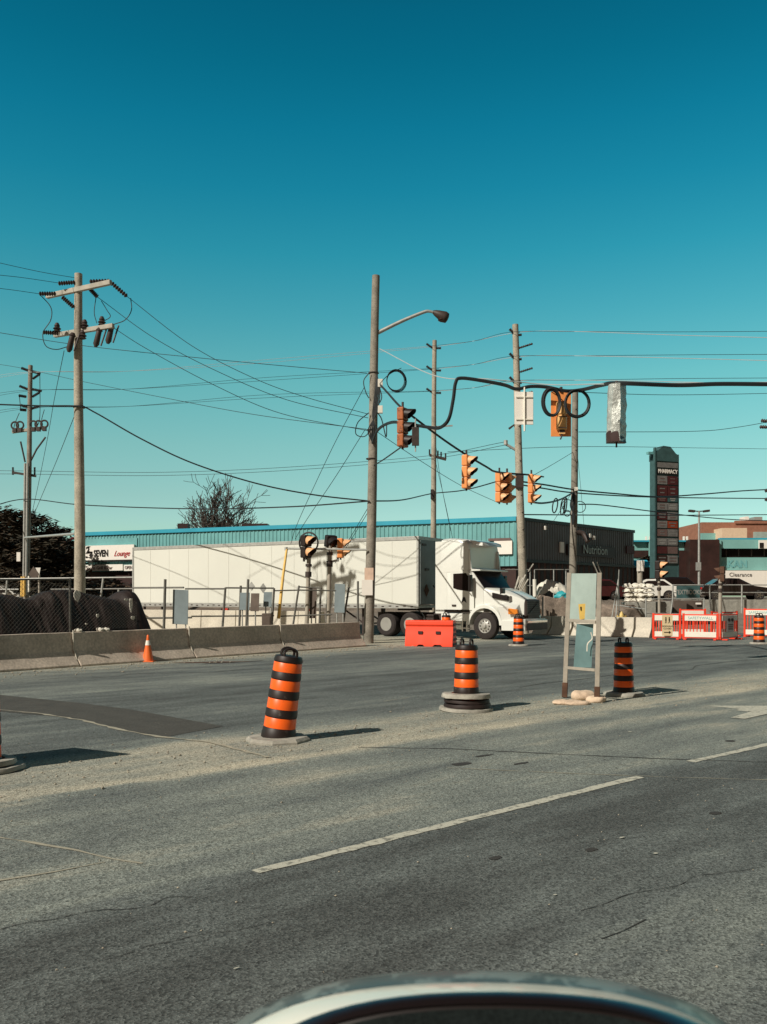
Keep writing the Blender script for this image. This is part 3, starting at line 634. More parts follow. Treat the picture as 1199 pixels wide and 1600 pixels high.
# ---------------- concrete barriers (left, shaded) ----------------
BA, BD = Vector((-8.4, 19.5, 0)), Vector((7.9, 10.3, 0)); BL = BD.length; bd = BD.normalized(); bn = Vector((bd.y, -bd.x, 0)); BA = BA - bn * .34
JP = [(-.30, 0), (.40, 0), (.32, .10), (.16, .30), (.105, .40), (.085, .80), (-.085, .80), (-.105, .40), (-.16, .30), (-.32, .10), (-.32, 0)]
def jersey(label, A, B_, m, profile=None, group=None, rail=True):
    A = Vector(A); B_ = Vector(B_); d = (B_ - A).normalized(); nn = Vector((d.y, -d.x, 0)); mid = (A + B_) / 2
    pr = profile or [(.40, 0), (.40, .04), (.15, .33), (.13, .37), (.085, .80), (-.085, .80), (-.13, .37), (-.15, .33), (-.40, .04), (-.40, 0)]
    q = MB(); K = 14; rings = []; Lg = (B_ - A).length
    for i in range(K + 1):
        t = .02 / Lg + (1 - .04 / Lg) * i / K; c = A.lerp(B_, t)
        rings.append([c + nn * (x + .006 * noise.noise(Vector((i * .9, z * 6, A.x)))) + Vector((0, 0, z + .006 * noise.noise(Vector((i * .7, x * 9, A.y))))) for x, z in pr])
    q.loft(rings)
    o = tag(q.build('concrete_barrier', M[m], smooth=25, origin=mid, bevel=.012), label, 'barrier', group)
    return o
ts = [-.118, .155, .426, .696, .989]
labs = ['shaded concrete barrier at the left frame edge below the black tarp', 'shaded concrete barrier behind the small orange cone', 'shaded concrete barrier directly above the leaning front drum, left piece', 'shaded concrete barrier ending at the lamp pole']
for i in range(4):
    A = BA + BD * ts[i]; B_ = BA + BD * ts[i + 1]
    o = jersey(labs[i], A, B_, 'concrete_old', group='row of shaded concrete barriers')
    q = MB(); c0 = L(o, B_)
    q.tube([c0 + bn * .12 + Vector((0, 0, .85)), c0 + bn * .12 + Vector((0, 0, .42)), c0 + bn * .19 + Vector((0, 0, .3)), c0 + bn * .30 + Vector((0, 0, .1)), c0 + bn * .36 + Vector((0, 0, .0))], .022, 6)
    if i < 3: q.build('joint_strap', M['concrete_pale'], o, 60)
# sunlit white barriers (right)
YB = 38.6
wl = [(839, 39.5, 863.5, 38.9), (865, 38.9, 897, 38.1), (898, 38.1, 939, 37.4), (940, 37.4, 993, 36.6), (995, 36.6, 1021, 36.2)]
wlab = ['short pale barrier just right of the truck bumper', 'pale barrier left of the sign frame', 'pale barrier seen through the sign frame', 'long pale barrier right of the sign frame, behind the rear drum', 'last pale barrier, touching the orange barricades']
for (x0, y0, x1, y1), lb in zip(wl, wlab):
    jersey(lb, Vector(((x0 - CX) / F * y0, y0, 0)), Vector(((x1 - CX) / F * y1, y1, 0)), 'concrete_pale', group='row of pale sunlit barriers')
# pale barrier wall between fence and trailer
xa = [205, 262, 318, 372, 424, 470, 505]
for i in range(6):
    Ya = 40.6 - i * .85; Yb = Ya - .85
    jersey('pale concrete block under the trailer, number %s from the left of six' % ['one', 'two', 'three', 'four', 'five', 'six'][i], Vector(((xa[i] - CX) / F * Ya, Ya, 0)), Vector(((xa[i + 1] - CX) / F * Yb, Yb, 0)), 'concrete_pale',
           profile=[(.22, 0), (.22, .1), (.16, .3), (.12, 1.0), (.12, 1.06), (-.12, 1.06), (-.12, 1.0), (-.22, .1), (-.22, 0)], group='pale blocks below the trailer')

# ---------------- drums ----------------
def rubber_ring(r0, r1, h, n=28, seed=0, inner=.2, oct_=False):
    q = MB(); N = 8 if oct_ else n; rings = []
    for rr, z in ((inner, 0), (r0, 0), (r0 * 1.0, h * .35), (r1, h * .9), (inner, h), (inner, 0)):
        rings.append([Vector((rr * cos(2 * pi * (j + .5) / N) * (1 + .04 * noise.noise(Vector((cos(j) * 2, sin(j) * 2, seed)))), rr * sin(2 * pi * (j + .5) / N), z + (.012 * noise.noise(Vector((j * 1.3, rr * 3, seed))) if rr > inner else 0))) for j in range(N)])
    q.loft(rings, cap=False); return q
def drum(label, px, py, lean=0, leany=0, yaw=0, base='oct', sink=0, group='orange and black construction drums', scale=1, Y=None):
    p = G(px, py)
    root = thing('construction_drum', label, 'traffic drum', p, group, yaw)
    sh = Matrix.Identity(4); sh = Matrix.Rotation(lean, 4, 'Y') @ Matrix.Rotation(leany, 4, 'X')
    sh = Matrix.Rotation(-yaw, 4, 'Z') @ sh @ Matrix.Rotation(yaw, 4, 'Z') @ Matrix.Translation((0, 0, -sink)) @ Matrix.Scale(scale, 4)
    def rad(z): return .193 - .030 * z
    bands = [(.155, .275), (.37, .49), (.585, .705), (.795, .905)]
    prof = [(.20, .035), (.20, .06)]
    zs = [.06]
    for a, b_ in bands:
        prof += [(rad(a), a - .012), (rad(a) - .008, a), (rad(b_) - .008, b_), (rad(b_), b_ + .012)]
    prof += [(rad(.94), .94), (rad(.98) - .012, .975), (.10, .985), (.03, .985)]
    q = MB(); q.M = sh; q.lathe(prof, 28); q.build('body', M['drum_black'], root, 35)
    for a, b_ in bands:
        q = MB(); q.M = sh; q.lathe([(rad(a) - .006, a + .002), (rad(a) - .0045, a + .004), (rad(b_) - .0045, b_ - .004), (rad(b_) - .006, b_ - .002)], 28, cap=False); q.build('band', M['drum_orange'], root, 35)
    for y in (-.07, .07):
        q = MB(); q.M = sh; q.tube(spline([(-.075, y, .97), (-.07, y, 1.03), (-.03, y, 1.06), (.03, y, 1.06), (.07, y, 1.03), (.075, y, .97)], 4), .016, 6); q.build('handle', M['drum_black'], root, 60)
    if base == 'oct': rubber_ring(.37, .34, .055, seed=px, oct_=True).build('base', M['dusty_rubber'], root, 20)
    elif base == 'ring': rubber_ring(.34, .31, .06, seed=px).build('base', M['dusty_rubber'], root, 40)
    return root
d1 = drum('front leaning drum on a pale grey octagonal base, nearest to the mirror', 435, 1157, lean=R(7.5), yaw=.35)
d2 = drum('upright drum sunk in a stack of rubber rings beside the orange barrier', 729, 1109.5, lean=R(.5), sink=.03, base=None, yaw=1.2)
d3 = drum('drum standing in the shadow of the sign frame', 975.5, 1086, yaw=1.57, lean=R(-.5), base='ring', scale=.9)
d4 = drum('small far drum in front of the truck headlight', 811, 1009, base='ring', yaw=.4)
d5 = drum('drum half hidden behind the solid orange barrier', 698, 1004, base='ring', yaw=.9)
d6 = drum('far drum at the right frame edge before the orange barricades', 1187, 1006, base='ring', yaw=.3)
d0 = drum('drum cut off by the left frame edge', -29.5, 1203, base=None, yaw=.2, sink=.04)
def stack(px, py, hs, labs, rad0=.36, grp='loose rubber rings under drums'):
    z = 0; p = G(px, py)
    for i, (h, k) in enumerate(hs):
        q = rubber_ring(rad0 * k, rad0 * k * .97, h, seed=i + px, inner=.215)
        q.M = Matrix.Identity(4); o = q.build('rubber_ring', M['dusty_rubber' if i in (0, len(hs) - 1) else 'black_rubber'], smooth=40, origin=Vector((0, 0, 0)))
        o.location = p + Vector((random.uniform(-.015, .015), random.uniform(-.015, .015), z + .003)); o.rotation_euler = (R(random.uniform(-1.5, 1.5)), R(random.uniform(-1.5, 1.5)), 0); z += h + .008
        tag(o, labs[i], 'rubber ring', grp)
stack(729, 1109.5, [(.05, 1.10), (.055, .95), (.055, .93), (.065, 1.0)], ['bottom dusty rubber ring lying widest under the middle drum', 'second rubber ring up under the middle drum', 'third rubber ring up under the middle drum', 'top dusty rubber ring around the middle drum'])
stack(-27, 1203, [(.045, 1.05), (.05, .88)], ['bottom rubber ring at the left frame edge', 'upper rubber ring at the left frame edge'])
# shade-casting road sign just outside the left edge
root = thing('portable_road_sign', 'orange portable road sign standing just beyond the left frame edge', 'road sign', Vector((-4.14, 8.58, 0)), rz=math.atan2(-.47, .88))
q = MB(); q.box((0, 0, .66), (.85, .02, 1.04)); q.build('sign_panel', M['cone_orange'], root, 0)
for x in (-.3, .3):
    q = MB(); q.tube([(x, .02, 0), (x, .02, 1.1)], .02, 6); q.build('leg', M['galvanised'], root, 60)
# cone
cn = G(232, 1034); root = thing('traffic_cone', 'small orange cone with white collar standing against the shaded barrier', 'traffic cone', cn)
q = MB(); q.lathe([(.14, .025), (.135, .05), (.034, .60), (.03, .66), (.018, .68)], 20); q.build('body', M['cone_orange'], root, 40)
q = MB(); q.lathe([(.071, .42), (.048, .54), (.046, .54), (.069, .42)], 20, cap=False); q.build('collar', M['white_plastic'], root, 40)
q = MB(); q.box((0, 0, .0125), (.34, .34, .024)); q.build('base', M['cone_orange'], root, 0, .008)

# ---------------- orange water-filled barrier ----------------
ow = G(637, 1009); wd_ = Vector((.955, -.297, 0)); root = thing('water_barrier', 'solid bright orange plastic barrier before the truck wheels', 'plastic barrier', ow, rz=math.atan2(wd_.y, wd_.x))
q = MB(); Lw = 1.62; K = 24; rings = []
for i in range(K + 1):
    x = Lw * i / K; notch = .06 if (.26 < i / K < .40 or .60 < i / K < .78) else 0
    rings.append([Vector((x, -.30, notch)), Vector((x, -.29, .12)), Vector((x, -.22, .45)), Vector((x, -.19, .66)), Vector((x, -.23, .72)), Vector((x, -.22, .83)), Vector((x, -.17, .86)), Vector((x, .17, .86)), Vector((x, .22, .83)), Vector((x, .2, .66)), Vector((x, .29, .12)), Vector((x, .30, notch))])
q.loft(rings); q.build('body', M['barrier_orange'], root, 30, .008)
for xx in (.52, 1.12):
    q = MB(); q.box((xx, -.235, .46), (.15, .06, .09)); q.build('fork_slot', M['bag_dark'], root, 0)
for k in range(5):
    q = MB(); z0 = .08 + k * .16; wdt = .27 - z0 * .10
    q.box((Lw + .015, 0, z0), (.03, 2 * wdt, .075)); q.build('end_stripe', M['drum_black'], root, 0, .006)

# ---------------- sign frame with sandbags ----------------
sb = G(908, 1094); root = thing('portable_sign', 'two-post timber sign frame seen from behind holding two teal-grey panels', 'sign frame', sb)
def sfP(x, y, Y): return L(root, P(x, y, Y))
for (x0, y0, x1, y1, Y) in ((883, 1090, 890.5, 895, 14.6), (933.5, 1100, 937.5, 895, 13.95)):
    q = MB(); a = sfP(x0, y0, Y); a.z = .01; q.beam(a, sfP(x1, y1, Y), .07, .07, up=(.3, 1, 0)); q.build('post', M['tan_post'], root, 0, .004)
    q = MB(); b_ = sfP(x1, y1, Y); d = (b_ - a).normalized(); q.beam(a, a + d * .24, .085, .085, up=(.3, 1, 0)); q.build('post_sleeve', M['rust'], root, 0, .004)
q = MB(); A = sfP(894, 896, 14.5); B_ = sfP(933, 896, 14.1); C_ = sfP(931, 968, 14.1); D_ = sfP(891, 968, 14.5); q.prism([A, B_, C_, D_], (.0, .012, 0)); q.build('upper_panel', M['sign_back'], root, 0)
q = MB(); A = sfP(902, 975, 14.35); B_ = sfP(928, 975, 14.15); C_ = sfP(925, 1043, 14.15); D_ = sfP(897, 1043, 14.35); q.prism([A, B_, C_, D_], (0, .012, 0)); q.build('lower_panel', M['sign_back_dark'], root, 0)
for (x0, y0, x1, y1, h) in ((889, 969, 932, 972, .05), (884, 1043, 931, 1047, .045)):
    q = MB(); q.beam(sfP(x0, y0, 14.48), sfP(x1, y1, 13.98), .035, h); q.build('crossbar', M['tan_post'], root, 0, .004)
q = MB(); A = sfP(904.5, 944, 14.28); q.prism([A, A + Vector((.13, -.02, .01)), A + Vector((.145, -.02, -.22)), A + Vector((.02, 0, -.25))], (0, -.004, 0)); q.build('sticker', M['sticker'], root, 0)
q = MB(); q.prism([A + Vector((.025, -.014, -.04)), A + Vector((.045, -.016, -.04)), A + Vector((.045, -.016, -.10)), A + Vector((.03, -.014, -.10))], (0, -.004, 0)); q.build('sticker_print', M['ink_black'], root, 0)
q = MB(); A = sfP(924, 988, 14.1); q.tube(spline([A, A + Vector((.02, 0, -.1)), A + Vector((-.05, 0, -.18)), A + Vector((-.06, 0, -.3))], 4), .010, 5); q.build('torn_film', M['white_tarp'], root, 60)
def sandbag(label, c, lx, ly, lz, rz):
    q = MB(); NU, NV = 24, 12; vs = []
    Rz = Matrix.Rotation(rz, 3, 'Z')
    for i in range(NV + 1):
        ph = -pi / 2 + pi * i / NV
        for j in range(NU):
            th = 2 * pi * j / NU; se = lambda v, e: math.copysign(abs(v) ** e, v)
            p = Vector((lx * se(cos(ph), .6) * se(cos(th), .7), ly * se(cos(ph), .6) * se(sin(th), .7), lz * se(sin(ph), .8)))
            k = 1 + .22 * noise.noise(p * 9 + Vector(c)); p *= k; p.z = max(p.z, -lz * .7) + lz * .7
            p.z += .018 * noise.noise(p * 22)
            vs.append(Rz @ p + Vector(c))
    q.add(vs, [(i * NU + j, i * NU + (j + 1) % NU, (i + 1) * NU + (j + 1) % NU, (i + 1) * NU + j) for i in range(NV) for j in range(NU)])
    return tag(q.build('sandbag', M['sandbag'], smooth=60), label, 'sandbag', 'sandbags weighing down the sign frame')
sandbag('flattened tan sandbag in front of the left sign post', G(888, 1100) + Vector((0, 0, 0)), .24, .13, .035, .1)
sandbag('plump tan sandbag between the sign posts', G(913, 1093), .20, .14, .085, .5)
sandbag('tan sandbag slumped against the right sign post', G(932, 1097), .15, .12, .06, -.4)
sandbag('thin sandbag tail near the middle of the sign frame foot', G(905, 1101), .22, .08, .03, .3)

# ---------------- truck + trailer ----------------
TD = Vector((.856, -.517, 0)).normalized(); TN = Vector((-TD.y, TD.x, 0))
def wheel(root, c, r, wd, ax, dual=False, face=-1, rimcol='rim', nm='wheel'):
    """axis ax (unit, pointing to the viewer side)"""
    Mx = Matrix.Translation(c) @ ax.to_track_quat('Z', 'Y').to_matrix().to_4x4()
    q = MB(); q.M = Mx
    ri = r * .56
    q.lathe([(ri, -wd / 2), (r * .86, -wd / 2), (r * .97, -wd * .42), (r, -wd * .3), (r, wd * .3), (r * .97, wd * .42), (r * .86, wd / 2), (ri, wd / 2), (ri * .97, wd * .3)], 32, cap=False); o = q.build(nm, M['tyre'], root, 35)
    q = MB(); q.M = Mx
    if dual: q.lathe([(ri, wd / 2 - .01), (ri * .92, wd / 2 - .03), (ri * .86, wd * .1), (ri * .62, wd * .02), (ri * .55, wd * .1), (ri * .35, wd * .12), (ri * .3, wd * .38), (.001, wd * .42)], 24)
    else: q.lathe([(ri, wd / 2 - .02), (ri * .93, wd / 2), (ri * .85, wd * .42), (ri * .8, wd * .40), (ri * .5, wd * .5), (ri * .3, wd * .52), (ri * .26, wd * .75), (.001, wd * .78)], 24)
    q.build('rim', M[rimcol], o, 40)
    q = MB(); q.M = Mx
    for k in range(10):
        a = 2 * pi * k / 10; q.M = Mx @ Matrix.Translation((ri * .68 * cos(a), ri * .68 * sin(a), wd * (.13 if dual else .49))); q.lathe([(ri * .09, -.02), (ri * .09, .015)], 8)
    q.build('lug_holes', M['dark_metal'], o, 40)
    return o
TO = Vector((1.41, 36.0, 0))
tr = thing('semi_trailer', 'long white box trailer parked across the background', 'trailer', TO, rz=math.atan2(TD.y, TD.x))
LT, WT, ZB, ZT = 16.15, 2.55, 1.20, 4.05
q = MB(); q.box((-LT / 2, WT / 2, (ZB + .14 + ZT - .12) / 2), (LT, WT, ZT - ZB - .26)); q.build('box_body', M['trailer_white'], tr, 0, .02)
q = MB(); q.box((-LT / 2, WT / 2, ZT - .045), (LT + .03, WT + .04, .15)); q.build('top_rail', M['galvanised'], tr, 0, .01)
q = MB(); q.box((-LT / 2, -.005, ZB + .05), (LT, .05, .17)); q.box((-LT / 2, WT / 2, ZB + .04), (LT - .1, WT - .1, .12)); q.build('bottom_rail', M['galvanised'], tr, 0, .008)
q = MB()
for k in range(48): q.box((-.3 - k * .34, -.035, ZB + .04 + .02 * (k % 2)), (.12, .012, .04))
q.build('rail_rivets', M['dark_metal'], tr, 0)
q = MB(); q.box((.03, WT / 2, (ZB + ZT) / 2), (.05, WT - .12, ZT - ZB - .25)); q.build('front_wall', M['trailer_front'], tr, 0, .01)
for y_, z_ in ((.35, 3.75), (.6, 2.75)):
    q = MB(); q.box((.07, y_, z_), (.03, .33, .09)); q.build('vent_plate', M['dark_metal'], tr, 0)
q = MB(); q.prism([(.062, .55, 1.65), (.062, .75, 1.9), (.062, .55, 2.15), (.062, .35, 1.9)], (.02, 0, 0)); q.build('placard_holder', M['rust'], tr, 0)
for x in (-LT + .04, -.04):
    q = MB(); q.box((x, -.012, (ZB + ZT) / 2), (.09, .03, ZT - ZB)); q.build('corner_post', M['galvanised'], tr, 0)
q = MB()
for k in range(1, 13): q.box((-k * 1.245, -.004, (ZB + ZT) / 2), (.02, .012, ZT - ZB - .3))
q.build('side_seams', M['trailer_white'], tr, 0)
q = MB(); q.prism([(-8.6, -.01, 1.92), (-8.42, -.01, 2.12), (-8.6, -.01, 2.32), (-8.78, -.01, 2.12)], (0, -.015, 0)); q.build('placard_holder', M['galvanised'], tr, 0)
for x in (-3.2, -2.9):
    pass
q = MB()
for y in (.5, 2.05): q.box((-2.9, y, .62), (.14, .14, 1.1)); q.box((-2.9, y, .04), (.3, .3, .05)); q.beam((-2.9, y, .5), (-4.0, y, 1.15), .06, .06)
q.beam((-2.9, .5, .5), (-2.9, 2.05, .5), .06, .06); q.build('landing_gear', M['dark_metal'], tr, 0)
for x in (-13.2, -14.5):
    wheel(tr, Vector((x, .25, .5)), .5, .45, Vector((0, -1, 0)), True); wheel(tr, Vector((x, 2.3, .5)), .5, .45, Vector((0, 1, 0)), True)
q = MB(); q.box((-13.8, WT / 2, .85), (2.8, 1.2, .25)); q.build('bogie', M['dark_metal'], tr, 0)
q = MB(); q.box((-11.2, .1, .95), (1.5, .1, .3)); q.build('side_box', M['board_brown'], tr, 0)
for x in (-10.2, -5.4):
    q = MB(); q.box((x, .08, 1.0), (.32, .1, .22)); q.build('marker_lamp', M['lamp_red'], tr, 0, .01)
q = MB(); q.box((-LT + .1, WT / 2, .6), (.1, 2.4, .12)); q.box((-LT + .1, .7, .9), (.1, .08, .6)); q.box((-LT + .1, 1.9, .9), (.1, .08, .6)); q.build('rear_guard', M['dark_metal'], tr, 0)

# tractor local frame: x forward from cab rear, y away from viewer side, z up
KD = Vector((.8, -.6, 0)); KO = Vector((2.3, 35.47, 0))
tk = thing('truck_tractor', 'white tractor cab with tall roof fairing pulling the white trailer', 'truck', KO, rz=math.atan2(KD.y, KD.x))
Wc = 2.35
def ring(x, y0, y1, z0, z1, r=.12, rt=None):
    rt = rt or r
    return [Vector((x, y0, z0)), Vector((x, y0, z1 - rt)), Vector((x, y0 + rt * .3, z1 - rt * .3)), Vector((x, y0 + rt, z1)), Vector((x, y1 - rt, z1)), Vector((x, y1 - rt * .3, z1 - rt * .3)), Vector((x, y1, z1 - rt)), Vector((x, y1, z0))]
q = MB(); q.loft([ring(.0, 0, Wc, 1.05, 3.0), ring(.02, -.01, Wc + .01, 1.05, 3.02), ring(.5, -.01, Wc + .01, 1.05, 3.0), ring(1.32, 0.02, Wc - .02, 1.05, 2.75, .16), ring(1.36, .03, Wc - .03, 1.05, 2.68, .2)])
# windshield slope section
q.loft([ring(1.36, .03, Wc - .03, 1.05, 2.68, .2), ring(1.86, .10, Wc - .10, 1.05, 1.98, .1)])
q.build('cab', M['truck_white'], tk, 30, .01)
# roof fairing
def fr(x, y0, z1, z0=2.6, rt=.2): return ring(x, y0, Wc - y0, z0, z1, rt)
q = MB(); q.loft([fr(-.02, -.02, 3.93), fr(.3, -.02, 3.95), fr(.75, -.02, 3.92, rt=.16), fr(1.05, .0, 3.86, rt=.18), fr(1.22, .02, 3.74, rt=.2)])
def lipr(x, y0, z0, z1): return [Vector((x, y0, z0)), Vector((x, Wc - y0, z0)), Vector((x, Wc - y0 - .06, z1)), Vector((x, y0 + .06, z1))]
q.loft([lipr(.9, .28, 3.70, 3.885), lipr(1.3, .30, 3.66, 3.83), lipr(1.62, .42, 3.62, 3.74), lipr(1.70, .6, 3.61, 3.66)])
for y_ in (.04, Wc - .12):     # side wings framing the recessed front
    q.loft([[Vector((1.1, y_, 2.7)), Vector((1.1, y_ + .08, 2.7)), Vector((1.1, y_ + .08, 3.6)), Vector((1.1, y_, 3.6))], [Vector((1.36, y_, 2.7)), Vector((1.36, y_ + .08, 2.7)), Vector((1.28, y_ + .08, 3.45)), Vector((1.28, y_, 3.45))]])
q.build('roof_fairing', M['truck_white'], tk, 40, .01)
q = MB(); q.box((-.28, .02, 2.4), (.55, .035, 2.85)); q.build('side_extender', M['truck_white'], tk, 0, .01).location = (.27, -.02, .0)
# windshield
def wsp(u, v, off=.012):   # u across 0..1, v up 0..1
    x = 1.84 - .46 * v; y0 = .14 - .06 * v; z = 1.99 + .64 * v
    bow = .10 * (1 - (2 * u - 1) ** 2)
    return Vector((x + off + bow, y0 + (Wc - 2 * y0) * u, z))
q = MB(); NU = 10; vs = [wsp(i / NU, j / 4) for j in range(5) for i in range(NU + 1)] + [wsp(i / NU, j / 4, -.08) for j in range(5) for i in range(NU + 1)]
nn_ = (NU + 1); fs = []
for sft in (0, 5 * nn_): fs += [(sft + j * nn_ + i, sft + j * nn_ + i + 1, sft + (j + 1) * nn_ + i + 1, sft + (j + 1) * nn_ + i) for j in range(4) for i in range(NU)]
fs += [(i, i + 1, 5 * nn_ + i + 1, 5 * nn_ + i) for i in range(NU)] + [(4 * nn_ + i, 4 * nn_ + i + 1, 9 * nn_ + i + 1, 9 * nn_ + i) for i in range(NU)]
q.add(vs, fs); q.build('windshield', M['glass_dark'], tk, 60)
q = MB(); q.loft([[Vector((1.34, -.02 + .05, 2.63)), Vector((1.34, Wc + .02 - .05, 2.63)), Vector((1.34, Wc - .03, 2.72)), Vector((1.34, .03, 2.72))], [Vector((1.72, .08, 2.64)), Vector((1.72, Wc - .08, 2.64)), Vector((1.72, Wc - .08, 2.69)), Vector((1.72, .08, 2.69))]]); q.build('sun_visor', M['truck_white'], tk, 30, .01)
# doors
for yy, sgn in ((-.006, 1), (Wc + .006, -1)):
    q = MB(); poly = [(.42, 1.12), (.42, 2.66), (1.2, 2.66), (1.36, 2.5), (1.50, 1.95), (1.50, 1.12)]
    q.prism([(x, yy, z) for x, z in poly], (0, -.012 * sgn, 0)); dr = q.build('door', M['truck_white'], tk, 0, .006)
    q = MB(); poly = [(.56, 1.98), (.56, 2.54), (1.14, 2.56), (1.30, 2.38), (1.42, 1.84), (1.2, 1.86), (.75, 1.92)]
    q.prism([(x, yy - .014 * sgn, z) for x, z in poly], (0, -.008 * sgn, 0)); q.build('window', M['glass_dark'], dr, 0)
    q = MB(); q.box((.60, yy - .03 * sgn, 1.30), (.18, .03, .07)); q.build('handle', M['dark_metal'], dr, 0)
q = MB(); q.prism([(.93, -.02, 1.40), (.99, -.02, 1.60), (1.05, -.02, 1.64), (1.11, -.02, 1.60), (1.17, -.02, 1.40), (1.08, -.02, 1.46), (1.02, -.02, 1.46)], (0, -.006, 0)); q.build('emblem', M['ink_black'], tk, 0)
for yy in (-.18, Wc + .18):
    q = MB(); q.box((1.44, yy, 2.16), (.10, .22, .66)); mi = q.build('wing_mirror', M['mirror_dark'], tk, 0, .04)
    q = MB(); q.tube([(1.3, yy * .3 if yy < 0 else yy - .15, 2.5), (1.38, yy, 2.45)], .02, 6); q.tube([(1.3, yy * .3 if yy < 0 else yy - .15, 1.8), (1.38, yy, 1.8)], .02, 6); q.build('mirror_arm', M['dark_metal'], mi, 60)
# hood
def hr(x, y0, z0, z1, r=.2): return ring(x, y0, Wc - y0, z0, z1, r)
q = MB(); q.loft([hr(1.75, .10, 1.35, 2.0, .12), hr(2.0, .12, 1.3, 1.98, .18), hr(2.6, .30, 1.2, 1.86, .22), hr(3.1, .48, 1.0, 1.68, .22), hr(3.35, .58, .95, 1.56, .18)]); q.build('hood', M['truck_white'], tk, 35, .01)
# fenders
WX = 1.95
for side in (0, 1):
    q = MB(); rings = []
    for i in range(13):
        a = pi * (1 - i / 12.0) ; rr = .66
        x = WX + rr * cos(a); z = .55 + rr * sin(a) * .98
        y0 = -.02; y1 = .62
        if side: y0, y1 = Wc + .02, Wc - .62
        tz = .22 if True else 0
        zo = max(z, .55) + .10; xo = WX + (rr + .12) * cos(a)
        rings.append([Vector((x, y0, z)), Vector((xo, y0, .55 + (rr + .12) * sin(a))), Vector((xo, y1, .55 + (rr + .24) * sin(a) + .1)), Vector((x, y1, z))])
    q.loft(rings)
    # front quarter between wheel and bumper
    ya, yb = (-.02, .62) if not side else (Wc + .02, Wc - .62)
    prof = [(2.64, .98), (2.55, 1.28), (2.9, 1.30), (3.18, 1.17), (3.28, 1.0), (3.28, .62), (2.72, .62)]
    yf = lambda x: ya + (.30 * max(0, (x - 2.6) / .7) ** 1.5) * (1 if not side else -1)
    q.loft([[Vector((x, yf(x), z)) for x, z in prof], [Vector((x, yb, z + (.25 if z > 1.1 else 0))) for x, z in prof]])
    q.build('fender', M['truck_white'], tk, 40, .012)
    q = MB(); y_ = .22 if not side else Wc - .22
    q.loft([[Vector((2.98, -.00 if not side else Wc, .98)), Vector((3.30, y_ - .05 if not side else y_ + .05, .98)), Vector((3.27, y_ - .05 if not side else y_ + .05, 1.16)), Vector((2.98, 0 if not side else Wc, 1.20))],
                       [Vector((2.98, .3 if not side else Wc - .3, .98)), Vector((3.30, .3 if not side else Wc - .3, .98)), Vector((3.27, .3 if not side else Wc - .3, 1.16)), Vector((2.98, .3 if not side else Wc - .3, 1.20))]])
    q.build('headlight', M['amber'], tk, 30, .01)
# side intake vent
q = MB(); q.loft([[Vector((2.22, .115, 1.60)), Vector((2.22, .115, 1.80)), Vector((2.22, .2, 1.80)), Vector((2.22, .2, 1.60))], [Vector((2.80, .30, 1.48)), Vector((2.80, .30, 1.66)), Vector((2.80, .42, 1.66)), Vector((2.80, .42, 1.48))]]); q.build('side_intake', M['mirror_dark'], tk, 0, .01)
q = MB(); q.tube([(2.55, .2, 1.75), (2.62, .05, 1.95), (2.72, 0, 1.95)], .03, 6); q.box((2.78, -.03, 1.86), (.08, .22, .2)); q.build('hood_mirror', M['mirror_dark'], tk, 30, .01)
# grille
q = MB(); q.loft([[Vector((3.36, .55, .9)), Vector((3.36, Wc - .55, .9)), Vector((3.36, Wc - .62, 1.54)), Vector((3.36, .62, 1.54))], [Vector((3.44, .6, .92)), Vector((3.44, Wc - .6, .92)), Vector((3.42, Wc - .66, 1.5)), Vector((3.42, .66, 1.5))]]); q.build('grille', M['dark_metal'], tk, 0, .01)
q = MB()
for k in range(7): q.box((3.445, Wc / 2, .98 + k * .08), (.02, 1.05, .02))
q.tube([(3.45, .68, .95), (3.45, Wc - .68, 1.48)], .02, 6); q.build('grille_bars', M['fence_steel'], tk, 30)
q = MB(); q.loft([[Vector((2.70, -.02, .36)), Vector((2.70, -.02, .74)), Vector((2.70, .3, .74)), Vector((2.70, .3, .36))], [Vector((3.2, .05, .36)), Vector((3.2, .05, .76)), Vector((3.2, .4, .76)), Vector((3.2, .4, .36))], [Vector((3.52, .35, .36)), Vector((3.52, .35, .80)), Vector((3.4, .5, .80)), Vector((3.4, .5, .36))],
                  [Vector((3.58, Wc / 2, .36)), Vector((3.58, Wc / 2, .80)), Vector((3.42, Wc / 2, .80)), Vector((3.42, Wc / 2, .36))], [Vector((3.52, Wc - .35, .36)), Vector((3.52, Wc - .35, .80)), Vector((3.4, Wc - .5, .80)), Vector((3.4, Wc - .5, .36))],
                  [Vector((2.70, Wc + .02, .36)), Vector((2.70, Wc + .02, .74)), Vector((2.70, Wc - .3, .74)), Vector((2.70, Wc - .3, .36))]]); q.build('bumper', M['truck_white'], tk, 30, .01)
q = MB(); q.box((3.57, Wc / 2, .50), (.06, 1.7, .26)); q.build('bumper_insert', M['dark_metal'], tk, 0, .01)
q = MB(); q.box((3.60, Wc / 2, .70), (.05, 1.6, .10)); q.build('bumper_strip', M['chrome'], tk, 0, .01)
q = MB(); q.box((3.0, Wc / 2, .62), (.7, 1.4, .5)); q.box((.2, Wc / 2, .85), (6.5, .9, .25)); q.M = Matrix.Identity(4); q.build('chassis', M['dark_metal'], tk, 0)
# frame behind cab
q = MB(); q.box((-1.9, Wc / 2, .85), (3.6, .95, .28)); q.box((-2.1, Wc / 2, 1.13), (1.1, 1.0, .12)); q.build('frame_rails', M['dark_metal'], tk, 0, .01)
